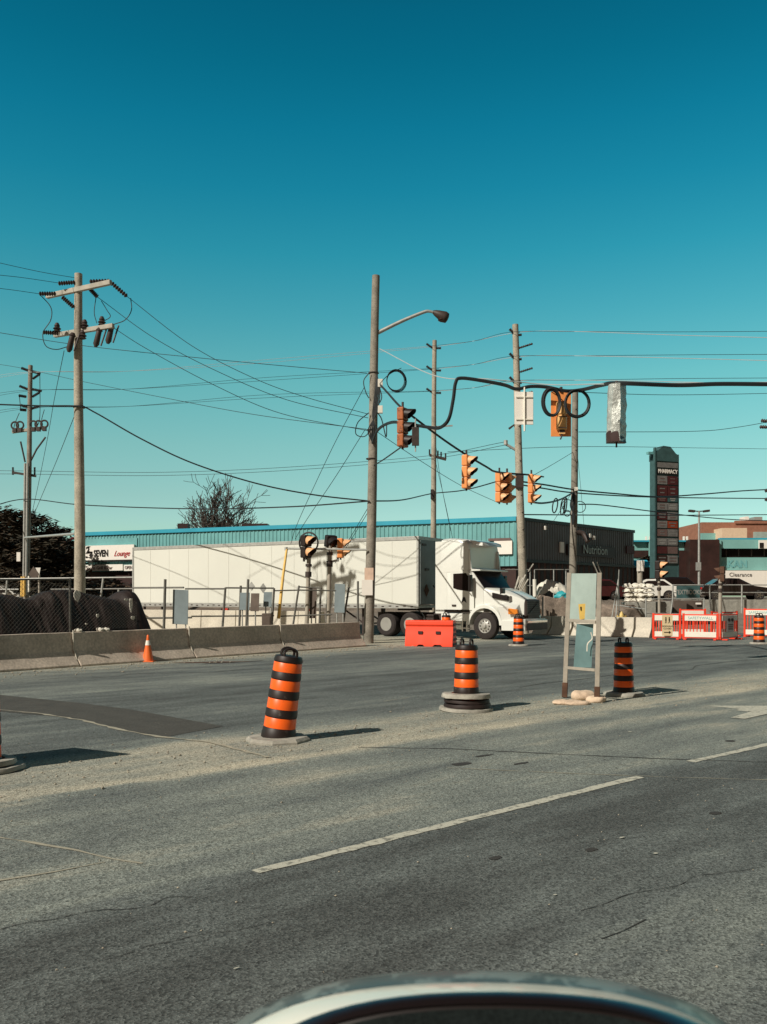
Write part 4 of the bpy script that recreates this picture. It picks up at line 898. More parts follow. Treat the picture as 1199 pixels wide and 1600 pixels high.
# side skirt / steps / tank
q = MB(); q.box((.62, .10, .84), (1.3, .22, .30)); q.build('side_skirt', M['truck_white'], tk, 0, .03)
q = MB(); q.M = Matrix.Translation((.02, .32, .62)) @ Matrix.Rotation(pi / 2, 4, 'Y'); q.lathe([(.02, 0), (.26, .01), (.28, .03), (.28, .85), (.26, .87), (.02, .88)], 20); q.build('fuel_tank', M['chrome'], tk, 40)
q = MB()
for x in (.95, 1.15): q.box((x, .12, .50), (.05, .2, .42))
q.box((1.05, .12, .42), (.35, .25, .04)); q.build('step', M['chrome'], tk, 0)
q = MB(); q.box((.72, -.015, 1.08), (1.15, .02, .11)); q.build('trim_strip', M['mirror_dark'], tk, 0)
for s_ in (-1, 1):
    yc = .17 if s_ < 0 else Wc - .17
    wheel(tk, Vector((WX, yc, .52)), .52, .30, Vector((0, s_, 0)))
    for x in (-2.74, -1.54): wheel(tk, Vector((x, .25 if s_ < 0 else Wc - .25, .51)), .51, .55, Vector((0, s_, 0)), True)
q = MB(); q.torus((-1.54, .25, .52), .62, .02, Vector((1, 0, 0)), Vector((0, 0, 1)), 14, 6, R(10), R(75)); q.build('mudguard_stay', M['chrome'], tk, 60)
q = MB(); q.box((-.95, .5, .75), (.7, .35, .35)); q.build('battery_box', M['dark_metal'], tk, 0, .02)
q = MB(); q.tube(spline([(-.15, .6, 1.9), (-.4, .8, 1.6), (-.7, .7, 1.9), (-1.0, .9, 2.1)], 6), .025, 6); q.build('air_hose', M['dark_metal'], tk, 60)
q = MB(); q.tube([(-.12, .35, .9), (-.12, .35, 3.3)], .06, 10); q.build('exhaust_stack', M['chrome'], tk, 60)

# ---------------- black tarp mound ----------------
prof = [(-60, 920), (-20, 922), (0, 927), (20, 930), (38, 937), (50, 938), (62, 931), (74, 925), (100, 922), (120, 923), (135, 928), (160, 934), (185, 937), (193, 926), (200, 922), (208, 925), (213, 944), (218, 966), (223, 988)]
q = MB(); rings = []; N = 150
def lerp_prof(x):
    for (a, b_), (c, d) in zip(prof, prof[1:]):
        if a <= x <= c: return b_ + (d - b_) * (x - a) / (c - a)
    return prof[-1][1]
vs = []; NJ = 30
for i in range(N + 1):
    px = -60 + 283 * i / N
    rr = (px - CX) / F; A0 = BA - bn * 1.55                 # line 1 m behind barrier
    t = (A0.x - rr * A0.y) / (rr * bd.y - bd.x); c = A0 + bd * t
    zt = EYE + (HY - lerp_prof(px)) / F * c.y; zt = max(zt, .15)
    for j in range(NJ + 1):
        s = j / NJ; off = (s - .35) * 2.6; zz = zt * max(0, 1 - abs((s - .4) / (.4 if s < .4 else .6)) ** 2.4)
        p = c - bn * off + Vector((0, 0, zz)); k = noise.noise(Vector((px * .022, s * 4, 1))) * .16 + noise.noise(Vector((px * .09, s * 10 + px * .05, 3))) * .06 + noise.noise(Vector((px * .3 + s * 14, s * 14 - px * .1, 3))) * .03
        p += (bn + Vector((0, 0, .25))) * k * (1 if 0 < s < 1 else 0); p.z = max(p.z, .002); vs.append(p)
q.add(vs, [(i * (NJ + 1) + j, i * (NJ + 1) + j + 1, (i + 1) * (NJ + 1) + j + 1, (i + 1) * (NJ + 1) + j) for i in range(N) for j in range(NJ)])
tp = tag(q.build('black_tarp', M['tarp'], smooth=70), 'long heap covered in black plastic sheeting behind the left barriers', 'tarpaulin')
for x, y, s1, s2 in ((121, 930, .2, .28), (205, 944, .1, .36), (153, 962, .08, .1), (208, 965, .12, .1), (135, 975, .06, .05), (198, 937, .14, .06)):
    rr = (x - CX) / F; A0 = BA - bn * .95; t = (A0.x - rr * A0.y) / (rr * bd.y - bd.x); c = A0 + bd * t; c.z = EYE + (HY - y) / F * c.y
    q = MB(); cc = c - tp.location
    q.loft([[cc + bd * (s1 * .5 * cos(a)) + Vector((0, 0, s2 * .5 * sin(a) * (1 + .3 * sin(3 * a)))) + bn * o_ for a in [2 * pi * i / 9 for i in range(9)]] for o_ in (0, .02)])
    q.build('torn_hole', M['white_tarp'], tp, 0)
for x, y, lb in ((123, 982, 'small crumpled pale rag at the first barrier joint'), (157, 981, 'crumpled pale paper on the barrier behind the cone, left piece'), (166, 981, 'crumpled pale paper on the barrier behind the cone, right piece')):
    rr = (x - CX) / F; t = (BA.x - rr * BA.y) / (rr * bd.y - bd.x); c = BA + bd * t; c.z = .80
    q = MB(); bm = bmesh.new(); bmesh.ops.create_icosphere(bm, subdivisions=2, radius=1)
    q.add([c + Vector((v.co.x * .10, v.co.y * .07, v.co.z * .05 + .04)) * 1 + v.co * .03 * noise.noise(v.co * 3 + c) for v in bm.verts], [[v.index for v in f.verts] for f in bm.faces]); bm.free()
    tag(q.build('rag', M['white_tarp'], smooth=0), lb, 'rag')

# ---------------- fences ----------------
def fence(label, posts, rails, r=.03, m='fence_steel', mesh_=None, name='chain_link_fence', group=None, first=None):
    """posts: (px_top, y_top, px_bot, y_bot, Y); rails: lists of (px,py,Y)"""
    c = P(*(first or posts[0][2:5])); c.z = 0; root = thing(name, label, 'fence', c, group)
    for a in posts:
        q = MB(); t = P(a[0], a[1], a[4]); b_ = P(a[2], a[3], a[4]); g0 = b_.copy()
        zb = H(b_.x, b_.y) ; d = (b_ - t); k = (zb - t.z) / d.z; b_ = t + d * k
        q.tube([L(root, t), L(root, b_)], r, 8); q.build('post', M[m], root, 60)
    for rl in rails:
        q = MB(); q.tube([L(root, P(*p)) for p in rl], r * .7, 6); q.build('rail', M[m], root, 60)
    if mesh_:
        (x0, ya, yb, Y0), (x1, yc, yd, Y1) = mesh_
        A, B_, C_, D_ = P(x0, ya, Y0), P(x1, yc, Y1), P(x1, yd, Y1), P(x0, yb, Y0)      # TL TR BR BL
        W_ = (B_ - A).length; Hh = (A - D_).length; sp = .10; q = MB(); n_ = int((W_ + Hh) / sp)
        def pt(u, v): return A.lerp(B_, u / W_).lerp(D_.lerp(C_, u / W_), v / Hh)
        for i in range(1, n_):
            s = i * sp
            u0, v0 = (s, 0) if s < W_ else (W_, s - W_); u1, v1 = (0, s) if s < Hh else (s - Hh, Hh)
            for fl_ in (0, 1):
                a_ = pt(u0 if not fl_ else W_ - u0, v0); b2 = pt(u1 if not fl_ else W_ - u1, v1)
                q.tube([L(root, a_), L(root, b2)], .003, 3, cap=False)
        q.build('mesh', M[m], root, 0)
    return root
def behind(px, off):
    A_ = BA - bn * off; rr = (px - CX) / F; t_ = (A_.x - rr * A_.y) / (rr * bd.y - bd.x); return (A_ + bd * t_).y
fence('leaning chain link fence in front of the black tarp at left', [(110, 903, 110.5, 984, behind(110, .3)), (-30, 903, -30, 990, behind(-30, .3))], [[(-30, 906, behind(-30, .3)), (110, 905, behind(110, .3))]], .03, mesh_=((-30, 908, 990, behind(-30, .3)), (110, 908, 988, behind(110, .3))))
fence('sagging chain link fence in front of the right half of the tarp', [], [], .03, mesh_=((110, 922, 986, behind(110, .3)), (215, 940, 980, behind(215, .3))), first=(160, 985, behind(160, .3)))
fence('chain link fence behind the tarp along the left background', [(12, 905, 10, 930, 45), (162, 903, 158, 935, 45), (102, 922, 101, 932, 45), (186, 921, 186, 935, 45), (-30, 905, -32, 930, 45), (209, 903, 209, 930, 45)],
      [[(-30, 905, 45), (209, 902, 45)], [(-30, 921, 45), (30, 921, 45)], [(80, 921, 45), (209, 920, 45)]], .05, 'galvanised')
fence('tube fence between the tarp and the grey board', [(259, 905, 257, 975, 29)], [[(208, 918.5, 31), (288, 918, 30)], [(214, 966, 31), (300, 965, 30)]], .045)
fence('tube fence panel left of the yellow guy guard', [(353, 918, 349, 972, 31), (388.5, 905, 386, 970, 29), (377, 915, 375, 972, 31), (429, 919, 426, 970, 31)], [[(290, 920, 31), (353, 920, 31)], [(353, 918.5, 31), (429, 919, 31)], [(300, 963, 31), (429, 962, 31)]], .04)
fence('leaning tube fence around the signal posts', [(468, 915, 460, 968, 31), (546, 917, 538, 968, 31), (560, 908, 560, 968, 30), (502, 918, 500, 968, 31.4)], [[(429, 923, 31), (470, 922, 31), (530, 923, 31)], [(468, 917, 31), (500, 919, 31)], [(435, 963, 31), (520, 960, 31)]], .035)
fence('tall thin fence in front of the dark shop', [(829, 890, 829, 935, 46), (836, 890, 836, 930, 46), (866, 890, 866, 925, 46), (885, 890, 885, 925, 46)], [[(790, 890, 46), (829, 890, 46)], [(836, 890, 46), (900, 890, 46)], [(820, 915, 46), (900, 915, 46)]], .03, 'galvanised')
fence('grey pipe railing in front of the parked cars', [(1110, 914, 1110, 937, 55.4), (1160, 913, 1160, 937, 55.4), (1052, 914, 1052, 937, 55.4), (1215, 914, 1215, 937, 55.4)], [[(1052, 914, 55.4), (1215, 914, 55.4)], [(1052, 926, 55.4), (1215, 926, 55.4)]], .05, 'galvanised', name='railing')
fence('pipe fence panel behind the pedestrian barricades', [(1010, 934, 1010, 972, 41), (1101, 935, 1101, 972, 41), (1052, 935, 1050, 950, 41)], [[(1010, 936, 41), (1101, 935, 41)], [(1010, 958, 41), (1101, 960, 41)], [(960, 945, 43), (1010, 952, 41)]], .035, 'galvanised')

# boards on stands
def board(label, x0, y0, x1, y1, Y, m, legs=True, name='sign_board', skew=0):
    A, B_, C_, D_ = P(x0, y0, Y), P(x1, y0 + skew, Y - .15), P(x1 - 1, y1 + skew, Y - .15), P(x0 - 1, y1, Y)
    mid = (A + B_) / 2; root = thing(name, label, 'sign board', Vector((mid.x, mid.y, 0)))
    q = MB(); q.prism([L(root, p) for p in (A, B_, C_, D_)], (0, .03, 0)); q.build('panel', M[m], root, 0, .004)
    for t in (.2, .8) if legs else (.5,):
        q = MB(); a = A.lerp(B_, t) + Vector((0, .06, 0)); b_ = a.copy(); b_.z = 0; q.tube([L(root, a), L(root, b_)], .025, 6); q.build('leg', M['galvanised'], root, 60)
    return root
board('plain grey board standing behind the barrier beside the tarp', 271, 921, 295, 975, 29.2, 'board_grey', skew=1)
board('blue-grey board with worn white lines, left of the brown box', 376, 926, 391, 953, 30.6, 'board_grey')
r_ = board('small dark electrical box on a post, right of the blue-grey board', 393, 927, 406, 955, 30.4, 'board_brown', legs=False, name='electrical_box')
board('dark framed box on a brown cabinet, left of the yellow guy guard', 413, 925, 426, 948, 30.6, 'board_grey', name='electrical_box')
q = MB(); c = P(418, 959, 30.4); q.box((c.x, c.y, .55), (.32, .3, 1.06)); o = tag(q.build('cabinet', M['board_brown'], bevel=.02), 'low brown cabinet standing behind the barrier under the framed box', 'cabinet')
q = MB(); q.box((0, -.16, .55), (.24, .02, .8)); q.build('door', M['board_brown'], o, 0, .01)
board('tall blue-grey board leaning by the lamp pole', 524, 912, 540, 957, 31, 'board_grey', skew=.5)
r_ = board('brown wooden hoarding standing between the two signal posts', 485, 918, 496, 966, 31.6, 'board_brown')
# diamond sign above fence
q = MB(); c = P(412, 919, 31.5); root = thing('diamond_sign', 'small pale diamond sign on the tube fence before the trailer', 'road sign', Vector((c.x, c.y, c.z - .2)))
q.prism([(0, 0, .02), (.13, 0, .2), (0, 0, .38), (-.13, 0, .2)], (0, .01, 0)); q.build('panel', M['galvanised'], root, 0)
# yellow guy guard and horizontal pipe
q = MB(); q.tube([P(449, 857, 31.8), P(443, 900, 31.3), P(436, 966, 30.8)], [.04, .05, .06], 8); tag(q.build('guy_guard', M['yellow_guard'], smooth=60), 'slender yellow guard pole slanting up to the cross pipe', 'guy guard')
q = MB(); q.tube([P(448, 857, 31.8), P(574, 859, 31.4)], .035, 8); q.tube([P(448, 855, 31.8), P(448, 860, 31.8)], .06, 8); tag(q.build('cross_pipe', M['galvanised'], smooth=60), 'thin horizontal pipe fixed to the lamp pole above the fence', 'pipe')
# signal posts
def spost(label, xt, yt, xb, yb, Y, r=.06):
    c = P(xb, yb, Y); c.z = 0; root = thing('signal_post', label, 'post', c); t = P(xt, yt, Y)
    q = MB(); q.tube([Vector((0, 0, H(c.x, c.y))), L(root, t)], r, 10); q.build('shaft', M['tan_post'], root, 60)
    for u, v in ((.78, .84), (.9, .93)):
        q = MB(); q.tube([L(root, t) * u, L(root, t) * v], r * 1.5, 10); q.build('collar', M['dark_metal'], root, 60)
    return root
spost('left of two signal posts before the trailer', 483.5, 872, 479, 968, 31.5, .075)
sp2 = spost('right of two signal posts before the trailer', 516.5, 852, 513, 968, 31.8, .075)
pg = 'pedestrian signals before the trailer'
signal('left pedestrian signal with round dark top, over the fence', 479, 836, 872, 31.4, R(-38), 2, 'pedestrian_signal', True, 'pedestrian signal', group=pg, body='signal_dark', visor='visor_peach')
q = MB(); q.M = Matrix.Identity(4); c = P(483, 848, 31.5); q.torus(c, .36, .03, Vector((.55, -.2, 0)).normalized(), Vector((0, 0, 1)), 22, 6); tag(q.build('signal_hoop', M['signal_dark'], smooth=60), 'black round hoop on the left pedestrian signal', 'hoop')
signal('right pedestrian signal showing its plain orange side', 533, 841, 872, 31.8, R(-8), 2, 'pedestrian_signal', True, 'pedestrian signal', group=pg)
signal('narrow edge-on dark pedestrian signal atop the right post', 516.5, 836, 855, 31.9, R(-60), 1, 'pedestrian_signal', True, 'pedestrian signal', roll=R(12), body='signal_dark', group=pg)
q = MB(); q.tube([L(sp2, P(517, 878, 31.8)), L(sp2, P(530, 875, 31.8))], .04, 6); q.build('signal_arm', M['galvanised'], sp2, 60)
spost('signal post rising before the white bag pallet', 1030.5, 905, 1031, 968, 44, .07)
signal('pedestrian signal at the foot of the pylon sign', 1030, 876, 905, 44, R(-40), 2, 'pedestrian_signal', True, 'pedestrian signal', body='signal_dark', visor='visor_peach')
spost('pale signal post in front of the dark car', 1126.5, 905, 1125.5, 995, 36.5, .075)
signal('dark pedestrian signal beside the parked black car', 1130, 885, 909, 36.5, R(150), 2, 'pedestrian_signal', True, 'pedestrian signal', body='rust')

# ---------------- pedestrian barricades ----------------
def barricade(label, A, B_, zt=.98, z0=.02, text=None, group='orange plastic pedestrian barricades', slats=9):
    A = Vector(A); B_ = Vector(B_); d = B_ - A; W_ = d.length; root = thing('pedestrian_barricade', label, 'barricade', A, group, math.atan2(d.y, d.x))
    q = MB(); q.box((W_ / 2, 0, .10), (W_, .05, .06)); q.box((W_ / 2, 0, zt - .03), (W_, .05, .06)); q.box((.04, 0, zt / 2 + .03), (.08, .06, zt)); q.box((W_ - .04, 0, zt / 2 + .03), (.08, .06, zt))
    for i in range(slats):
        q.box((.1 + (W_ - .2) * (i + .5) / slats, 0, zt / 2), (.035, .035, zt - .15))
    q.build('frame', M['barricade_red'], root, 0, .008)
    for z, nm in ((zt - .15, 'top_panel'), (.21, 'bottom_panel')):
        q = MB(); q.box((W_ / 2, -.03, z), (W_ - .18, .03, .20)); q.build(nm, M['white_plastic'], root, 0, .006)
    if text: text_part(text, .15, M['teal_metal'], root, (W_ / 2, -.048, zt - .15), UPX, ext=.002)
    for x in (.12, W_ - .12):
        q = MB(); q.box((x, 0, .03), (.1, .5, .05)); q.build('foot', M['barricade_red'], root, 0, .01)
    return root
def gp(px, Y, z=0): return Vector(((px - CX) / F * Y, Y, z))
bc1 = barricade('first orange barricade, carrying the cream pedestrian notice', gp(1020, 34.6), gp(1065, 34.2))
bc2 = barricade('second orange barricade with white bands and lettering', gp(1067, 34.2), gp(1124, 33.6), text='SAFETYWALL')
bc3 = barricade('third orange barricade, turned away, with a grey notice', gp(1126, 33.6), gp(1153, 34.6), slats=5)
bc4 = barricade('farther raised orange barricade at the right frame edge', gp(1163, 36.5), gp(1215, 35.6), zt=1.15, text='SAFETYWALL')
bc5 = barricade('orange barricade lying back behind the second one', gp(1062, 36.8), gp(1104, 36.6), zt=1.12)
bc6 = barricade('short orange barricade behind the pale post', gp(1112, 36.6), gp(1153, 37.2), zt=1.02)
def notice(label, px, Y, w_, h_, zc, m, parent=None):
    c = gp(px, Y, zc - h_ / 2); root = thing('notice_board', label, 'notice', c); q = MB(); q.box((0, 0, h_ / 2), (w_, .015, h_)); q.build('panel', m, root, 0); return root
cream = mat('cream_notice', (.75, .60, .36), .7, var=.06)
n1 = notice('cream notice with two walking figures and an arrow on the first barricade', 1043.5, 34.28, .40, .80, .55, cream)
for x in (-.06, .07):
    q = MB(); q.M = Matrix.Translation((x, -.011, .69)) @ Matrix.Rotation(pi / 2, 4, 'X'); q.lathe([(.025, 0), (.025, .004)], 10)
    q.M = Matrix.Identity(4); q.box((x, -.012, .61), (.045, .006, .10)); q.beam((x - .005, -.012, .56), (x - .035, -.012, .48), .006, .02, up=(0, 1, 0)); q.beam((x + .005, -.012, .56), (x + .03, -.012, .48), .006, .02, up=(0, 1, 0)); q.build('pictogram', M['ink_black'], n1, 0)
text_part('SIDEWALK', .085, M['ink_black'], n1, (0, -.012, .36), UPX, ext=.002); text_part('CLOSED', .085, M['ink_black'], n1, (0, -.012, .27), UPX, ext=.002)
q = MB(); q.box((-.03, -.012, .13), (.2, .006, .03)); q.prism([(.06, -.014, .19), (.14, -.014, .13), (.06, -.014, .07)], (0, .004, 0)); q.build('arrow', M['ink_black'], n1, 0)
n2 = notice('grey notice with two dark discs on the third barricade', 1142, 33.9, .36, .62, .62, M['pylon_grey'])
n2.rotation_euler = (0, 0, R(25))
for x in (-.08, .08):
    q = MB(); q.M = Matrix.Translation((x, -.012, .46)) @ Matrix.Rotation(pi / 2, 4, 'X'); q.lathe([(.06, 0), (.06, .004)], 16); q.build('disc', M['ink_black'], n2, 0)
for z in (.28, .2, .12):
    q = MB(); q.box((0, -.012, z), (.24, .006, .03)); q.build('text_line', M['dark_metal'], n2, 0)

# ---------------- debris, pallets, hydrant ----------------
def lump(name, label, cat, c, sx, sy, sz, m, seed=0, rough_=.3, sub=4, group=None, ang=30):
    q = MB(); bm = bmesh.new(); bmesh.ops.create_icosphere(bm, subdivisions=sub, radius=1); vs = []
    for v in bm.verts:
        k = 1 + rough_ * noise.noise(v.co * 1.6 + Vector((seed, 0, 0))) + rough_ * .5 * noise.noise(v.co * 4.5 + Vector((0, seed, 0)))
        p = v.co * k; vs.append(Vector((c[0] + p.x * sx, c[1] + p.y * sy, c[2] + max(p.z, -.25) * sz)))
    q.add(vs, [[v.index for v in f.verts] for f in bm.faces]); bm.free()
    return tag(q.build(name, M[m], smooth=ang), label, cat, group)
c = gp(868, 42); lump('rubble_heap', 'brown broken concrete heap right of the truck nose', 'rubble', (c.x, c.y, .35), 1.1, .9, 1.0, 'rubble', 3)
c = gp(843, 43); lump('rubble_heap', 'dark rubble heap touching the truck grille', 'rubble', (c.x, c.y, .3), .8, .8, 1.25, 'rubble', 8)
c = gp(945, 44); lump('rubble_heap', 'low wide earth heap between sign frame and hydrant', 'rubble', (c.x, c.y, .25), 2.4, 1.0, 1.0, 'rubble', 12)
def slab(name, label, cat, px0, px1, y0, y1, Y, m, dep=.6, bevel=.03, jag=.02):
    a = P(px0, y0, Y); b_ = P(px1, y1, Y); q = MB(); K = 6; rings = []
    for i in range(K + 1):
        x = a.x + (b_.x - a.x) * i / K; dz = jag * random.uniform(-1, 1)
        rings.append([Vector((x, Y, b_.z)), Vector((x, Y, a.z + dz)), Vector((x, Y + dep, a.z + dz * .5)), Vector((x, Y + dep, b_.z))])
    q.loft(rings); return tag(q.build(name, M[m], smooth=20, bevel=bevel), label, cat)
slab('concrete_block', 'broken concrete block left of the sign frame', 'concrete block', 851, 886, 934, 966, 40.5, 'rubble', jag=.1)
q = MB(); vs = []; 
for i in range(13):
    for j in range(5):
        px = 838 + 50 * i / 12; yy = 918 - 12 * sin(pi * (i / 12) ** .8) + j * 4.5; p = P(px, yy, 41.5 - j * .15); p.z += .1 * noise.noise(Vector((i * .9, j * 1.1, 2))); p.y += .2 * noise.noise(Vector((i * .8, j, 7))); vs.append(p)
q.add(vs, [(i * 5 + j, i * 5 + j + 1, (i + 1) * 5 + j + 1, (i + 1) * 5 + j) for i in range(12) for j in range(4)])
o = tag(q.build('white_sheet', M['white_tarp'], smooth=50), 'crumpled off-white sheet draped over the rubble', 'sheet'); mo = o.modifiers.new('s', 'SOLIDIFY'); mo.thickness = .02
lump('plastic_bag', 'bright teal plastic bag on the rubble left of the sign frame', 'bag', P(878, 932, 40.8), .32, .2, .22, 'cyan_plastic', 4, .4, 3)
q = MB(); a = P(836, 915, 41); q.tube([P(836, 905, 41), P(836.5, 932, 41)], .09, 10); tag(q.build('white_tube', M['white_plastic'], smooth=60), 'short white tube standing upright beside the truck nose', 'tube')
q = MB()
for x0, y0, x1, y1 in ((808, 922, 818, 903), (812, 920, 822, 898), (806, 920, 812, 900), (814, 925, 826, 905)): q.beam(P(x0, y0, 39), P(x1, y1, 39.2), .08, .03)
tag(q.build('timber_offcuts', M['weathered_wood'], smooth=0), 'bundle of pale broken timber tied to the pole behind the truck hood', 'timber')
q = MB(); q.beam(P(826, 893, 46), P(834, 881, 46), .14, .04); tag(q.build('timber_plank', M['weathered_wood'], smooth=0), 'single slanting pale plank on the fence before the dark shop', 'timber')
q = MB()
for x0, x1 in ((930, 927), (936, 933)): q.beam(P(x0 + 5, 897, 40), P(x1, 878, 40), .1, .03)
tag(q.build('timber_stakes', M['weathered_wood'], smooth=0), 'two pale stakes rising behind the top of the sign frame', 'timber')
# white bags on block pallets
for k, (x0, x1) in enumerate(((979, 999), (1001, 1023))):
    slab('paving_block_stack', '%s stack of grey paving blocks under the white bags' % ('left' if k == 0 else 'right'), 'paving blocks', x0 - 1, x1 + 3, 941, 970, 45 - k * .3, 'paving_block', .9, .03)
    n_ = 0
    for r in range(4):
        for cc in range(2):
            n_ += 1; px = x0 + 5.5 + cc * 11; lump('cement_bag', '%s white bag in row %s from the bottom, %s pallet' % ('left' if cc == 0 else 'right', ['one', 'two', 'three', 'four'][r], 'left' if k == 0 else 'right'), 'bag', P(px, 938 - r * 7.2, 45 - k * .3) + Vector((0, .25, 0)), .25, .28, .15, 'white_tarp', px + r, .4, 3, 'white bags stacked on the paving blocks')
slab('paving_block_stack', 'grey paving block stack behind the leaning signal post', 'paving blocks', 1026, 1050, 940, 968, 45.5, 'paving_block', .9)
slab('dark_skip', 'dark brown low container behind the orange barricades', 'container', 1053, 1099, 938, 962, 46, 'board_brown', 1.2)
q = MB(); q.box(P(1092, 943, 45.9), (.28, .03, .09)); tag(q.build('label_plate', M['sign_white'], smooth=0), 'small white plate on the dark container', 'plate')
c = P(1076, 925, 50); root = thing('shop_banner', 'teal-green lettered banner behind the paving blocks', 'banner', Vector((c.x, c.y, c.z - .42)))
q = MB(); q.box((0, 0, .40), (1.30, .03, .75)); q.build('panel', M['pylon_frame'], root, 0)
text_part('TEXTBOOKS', .36, M['galvanised'], root, (0, -.02, .40), UPX, ext=.004, sx=.72, bold=.006)
q = MB(); q.tube([(-.6, .04, .1), (-.6, .04, -.9)], .03, 6); q.tube([(.6, .04, .1), (.6, .04, -.9)], .03, 6); q.build('leg', M['galvanised'], root, 60)
# hydrant
c = P(972, 966, 42); c.z = H(c.x, 42) * .5; root = thing('fire_hydrant', 'yellow fire hydrant behind the pale barrier', 'hydrant', c)
q = MB(); q.lathe([(.16, 0), (.16, .05), (.11, .07), (.11, .55), (.15, .57), (.15, .62), (.12, .64), (.11, .78), (.06, .86), (.03, .93)], 16); q.build('body', M['hydrant_yellow'], root, 40)
for sx_ in (-1, 1):
    q = MB(); q.M = Matrix.Translation((sx_ * .1, 0, .68)) @ Matrix.Rotation(sx_ * pi / 2, 4, 'Y'); q.lathe([(.05, 0), (.05, .08), (.065, .08), (.065, .13)], 10); q.build('outlet', M['hydrant_yellow'], root, 40)
c = P(962, 945, 40); c.z = 0; root = thing('tripod_stand', 'bare metal tripod stand left of the yellow hydrant', 'stand', c)
t = L(root, P(968, 890, 40)); q = MB(); q.tube([t, L(root, P(966, 935, 40))], .025, 6); q.build('mast', M['galvanised'], root, 60)
for x, y in ((957, 964), (968, 963), (963, 966)):
    q = MB(); b_ = L(root, P(x, y, 39.9 + (x % 3) * .3)); q.tube([L(root, P(967, 905, 40)), b_], .025, 6); q.build('leg', M['galvanised'], root, 60)
c = P(1001, 920, 50); c.z = H(c.x, 50); root = thing('white_sign_post', 'blank white sign on a tan post below the blue awning', 'road sign', c)
q = MB(); q.tube([(0, 0, 0), L(root, P(1000.5, 878, 50))], .16, 8); q.build('post', M['tan_post'], root, 60)
q = MB(); cc = L(root, P(1001.5, 884, 49.8)); q.box(cc + Vector((-.11, 0, 0)), (.19, .03, .6)); q.box(cc + Vector((.11, 0, 0)), (.19, .03, .6)); q.build('panel', M['sign_white'], root, 0)
# retaining wall
q = MB(); q.box((27.5, 55.9, .70), (18, .4, 1.5)); tag(q.build('retaining_wall', M['paving_block'], bevel=.02), 'low grey retaining wall under the pipe railing', 'wall')
# signs at the far left pole
q = MB(); c = P(53, 895, 47); q.prism([P(45, 897, 47), P(53, 885, 47), P(62, 897, 47), P(54, 908, 47)], (0, .03, 0)); root = tag(q.build('diamond_sign', M['board_brown'], smooth=0), 'dark back of a diamond road sign by the far left pole', 'road sign')
q = MB(); q.tube([L(root, P(46, 925, 47.1)), L(root, P(46, 900, 47.1))], .06, 6); q.build('post', M['white_plastic'], root, 60)
q = MB(); q.prism([P(56, 887, 47.3), P(64, 887, 47.3), P(62, 899, 47.3)], (0, .03, 0)); root = tag(q.build('pennant_sign', M['sign_white'], smooth=0), 'small white tapered sign right of the dark diamond', 'road sign')
q = MB(); q.tube([L(root, P(62, 930, 47.4)), L(root, P(62, 897, 47.4))], .06, 6); q.build('post', M['tan_post'], root, 60)

# ---------------- cars ----------------
def car(label, c, yaw, body, kind='sedan', L_=4.6, name='parked_car'):
    root = thing(name, label, 'car', c, None, yaw); Wd = 1.8; h = 1.45 if kind == 'sedan' else 1.65
    k = L_ / 4.6
    low = [(-2.25, .35), (-2.3, .6), (-2.25, .85), (-2.1, .95), (-1.6, .98), (1.0, .95), (1.9, .82), (2.22, .68), (2.28, .5), (2.2, .28)]
    def arch(xc): return [(xc + .38 * cos(a), .30 + .38 * sin(a)) for a in [pi * i / 8 for i in range(9)]]
    poly = low + [(1.75, .25)] + arch(1.37) + arch(-1.37) + [(-1.8, .25)]
    q = MB(); q.loft([[Vector((x * k, y, z)) for x, z in poly] for y in (-Wd / 2, Wd / 2)]); q.build('body', M[body], root, 30, .03)
    top = [(-1.75, .97), (-1.1, h - .03), (-.5, h), (.15, h - .02), (1.05, .95)] if kind == 'sedan' else [(-2.2, .95), (-2.0, h - .05), (-1.0, h), (.1, h - .03), (.95, .95)]
    q = MB(); q.loft([[Vector((x * k, y * (.93 if z < 1 else .78), z)) for x, z in top] for y in (-Wd / 2, Wd / 2)]); q.build('roof', M[body], root, 30, .03)
    gl = [(-1.5, 1.0), (-1.0, h - .12), (.05, h - .12), (.8, 1.0)] if kind == 'sedan' else [(-1.9, 1.0), (-1.8, h - .15), (.0, h - .15), (.7, 1.0)]
    for s_ in (-1, 1):
        q = MB(); q.prism([Vector((x * k, s_ * Wd / 2 * (.945 if z < 1.05 else .83), z)) for x, z in gl], (0, s_ * .012, 0)); q.build('window', M['glass_dark'], root, 0)
        q = MB(); q.box((2.12 * k, s_ * .65, .70), (.22, .35, .13)); q.build('headlight', M['white_plastic'], root, 0, .02)
        q = MB(); q.box((-2.25 * k, s_ * .68, .78), (.1, .3, .15)); q.build('tail_light', M['lamp_red'], root, 0, .02)
        for x in (-1.37, 1.37):
            q = MB(); Mx = Matrix.Translation((x * k, s_ * .80, .32)) @ Matrix.Rotation(-s_ * pi / 2, 4, 'X'); q.M = Mx; q.lathe([(.20, -.1), (.31, -.1), (.32, 0), (.31, .1), (.21, .1)], 20); w_ = q.build('wheel', M['tyre'], root, 40)
            q = MB()
            for a in range(5):
                q.M = Mx @ Matrix.Rotation(a * 2 * pi / 5, 4, 'Z'); q.box((.1, 0, .11), (.2, .05, .02))
            q.M = Mx; q.torus((0, 0, .105), .205, .015, Vector((1, 0, 0)), Vector((0, 1, 0)), 18, 5); q.build('rim', M['chrome'], w_, 30)
    return root
car('black sedan parked behind the pipe railing at right', P(1147, 936, 59).xy.to_3d() + Vector((0, 0, 1.40)), R(-4), 'car_black')
car('white car mostly hidden behind the stacked white bags', P(1012, 930, 61).xy.to_3d() + Vector((0, 0, 1.38)), R(170), 'car_white', L_=4.4)
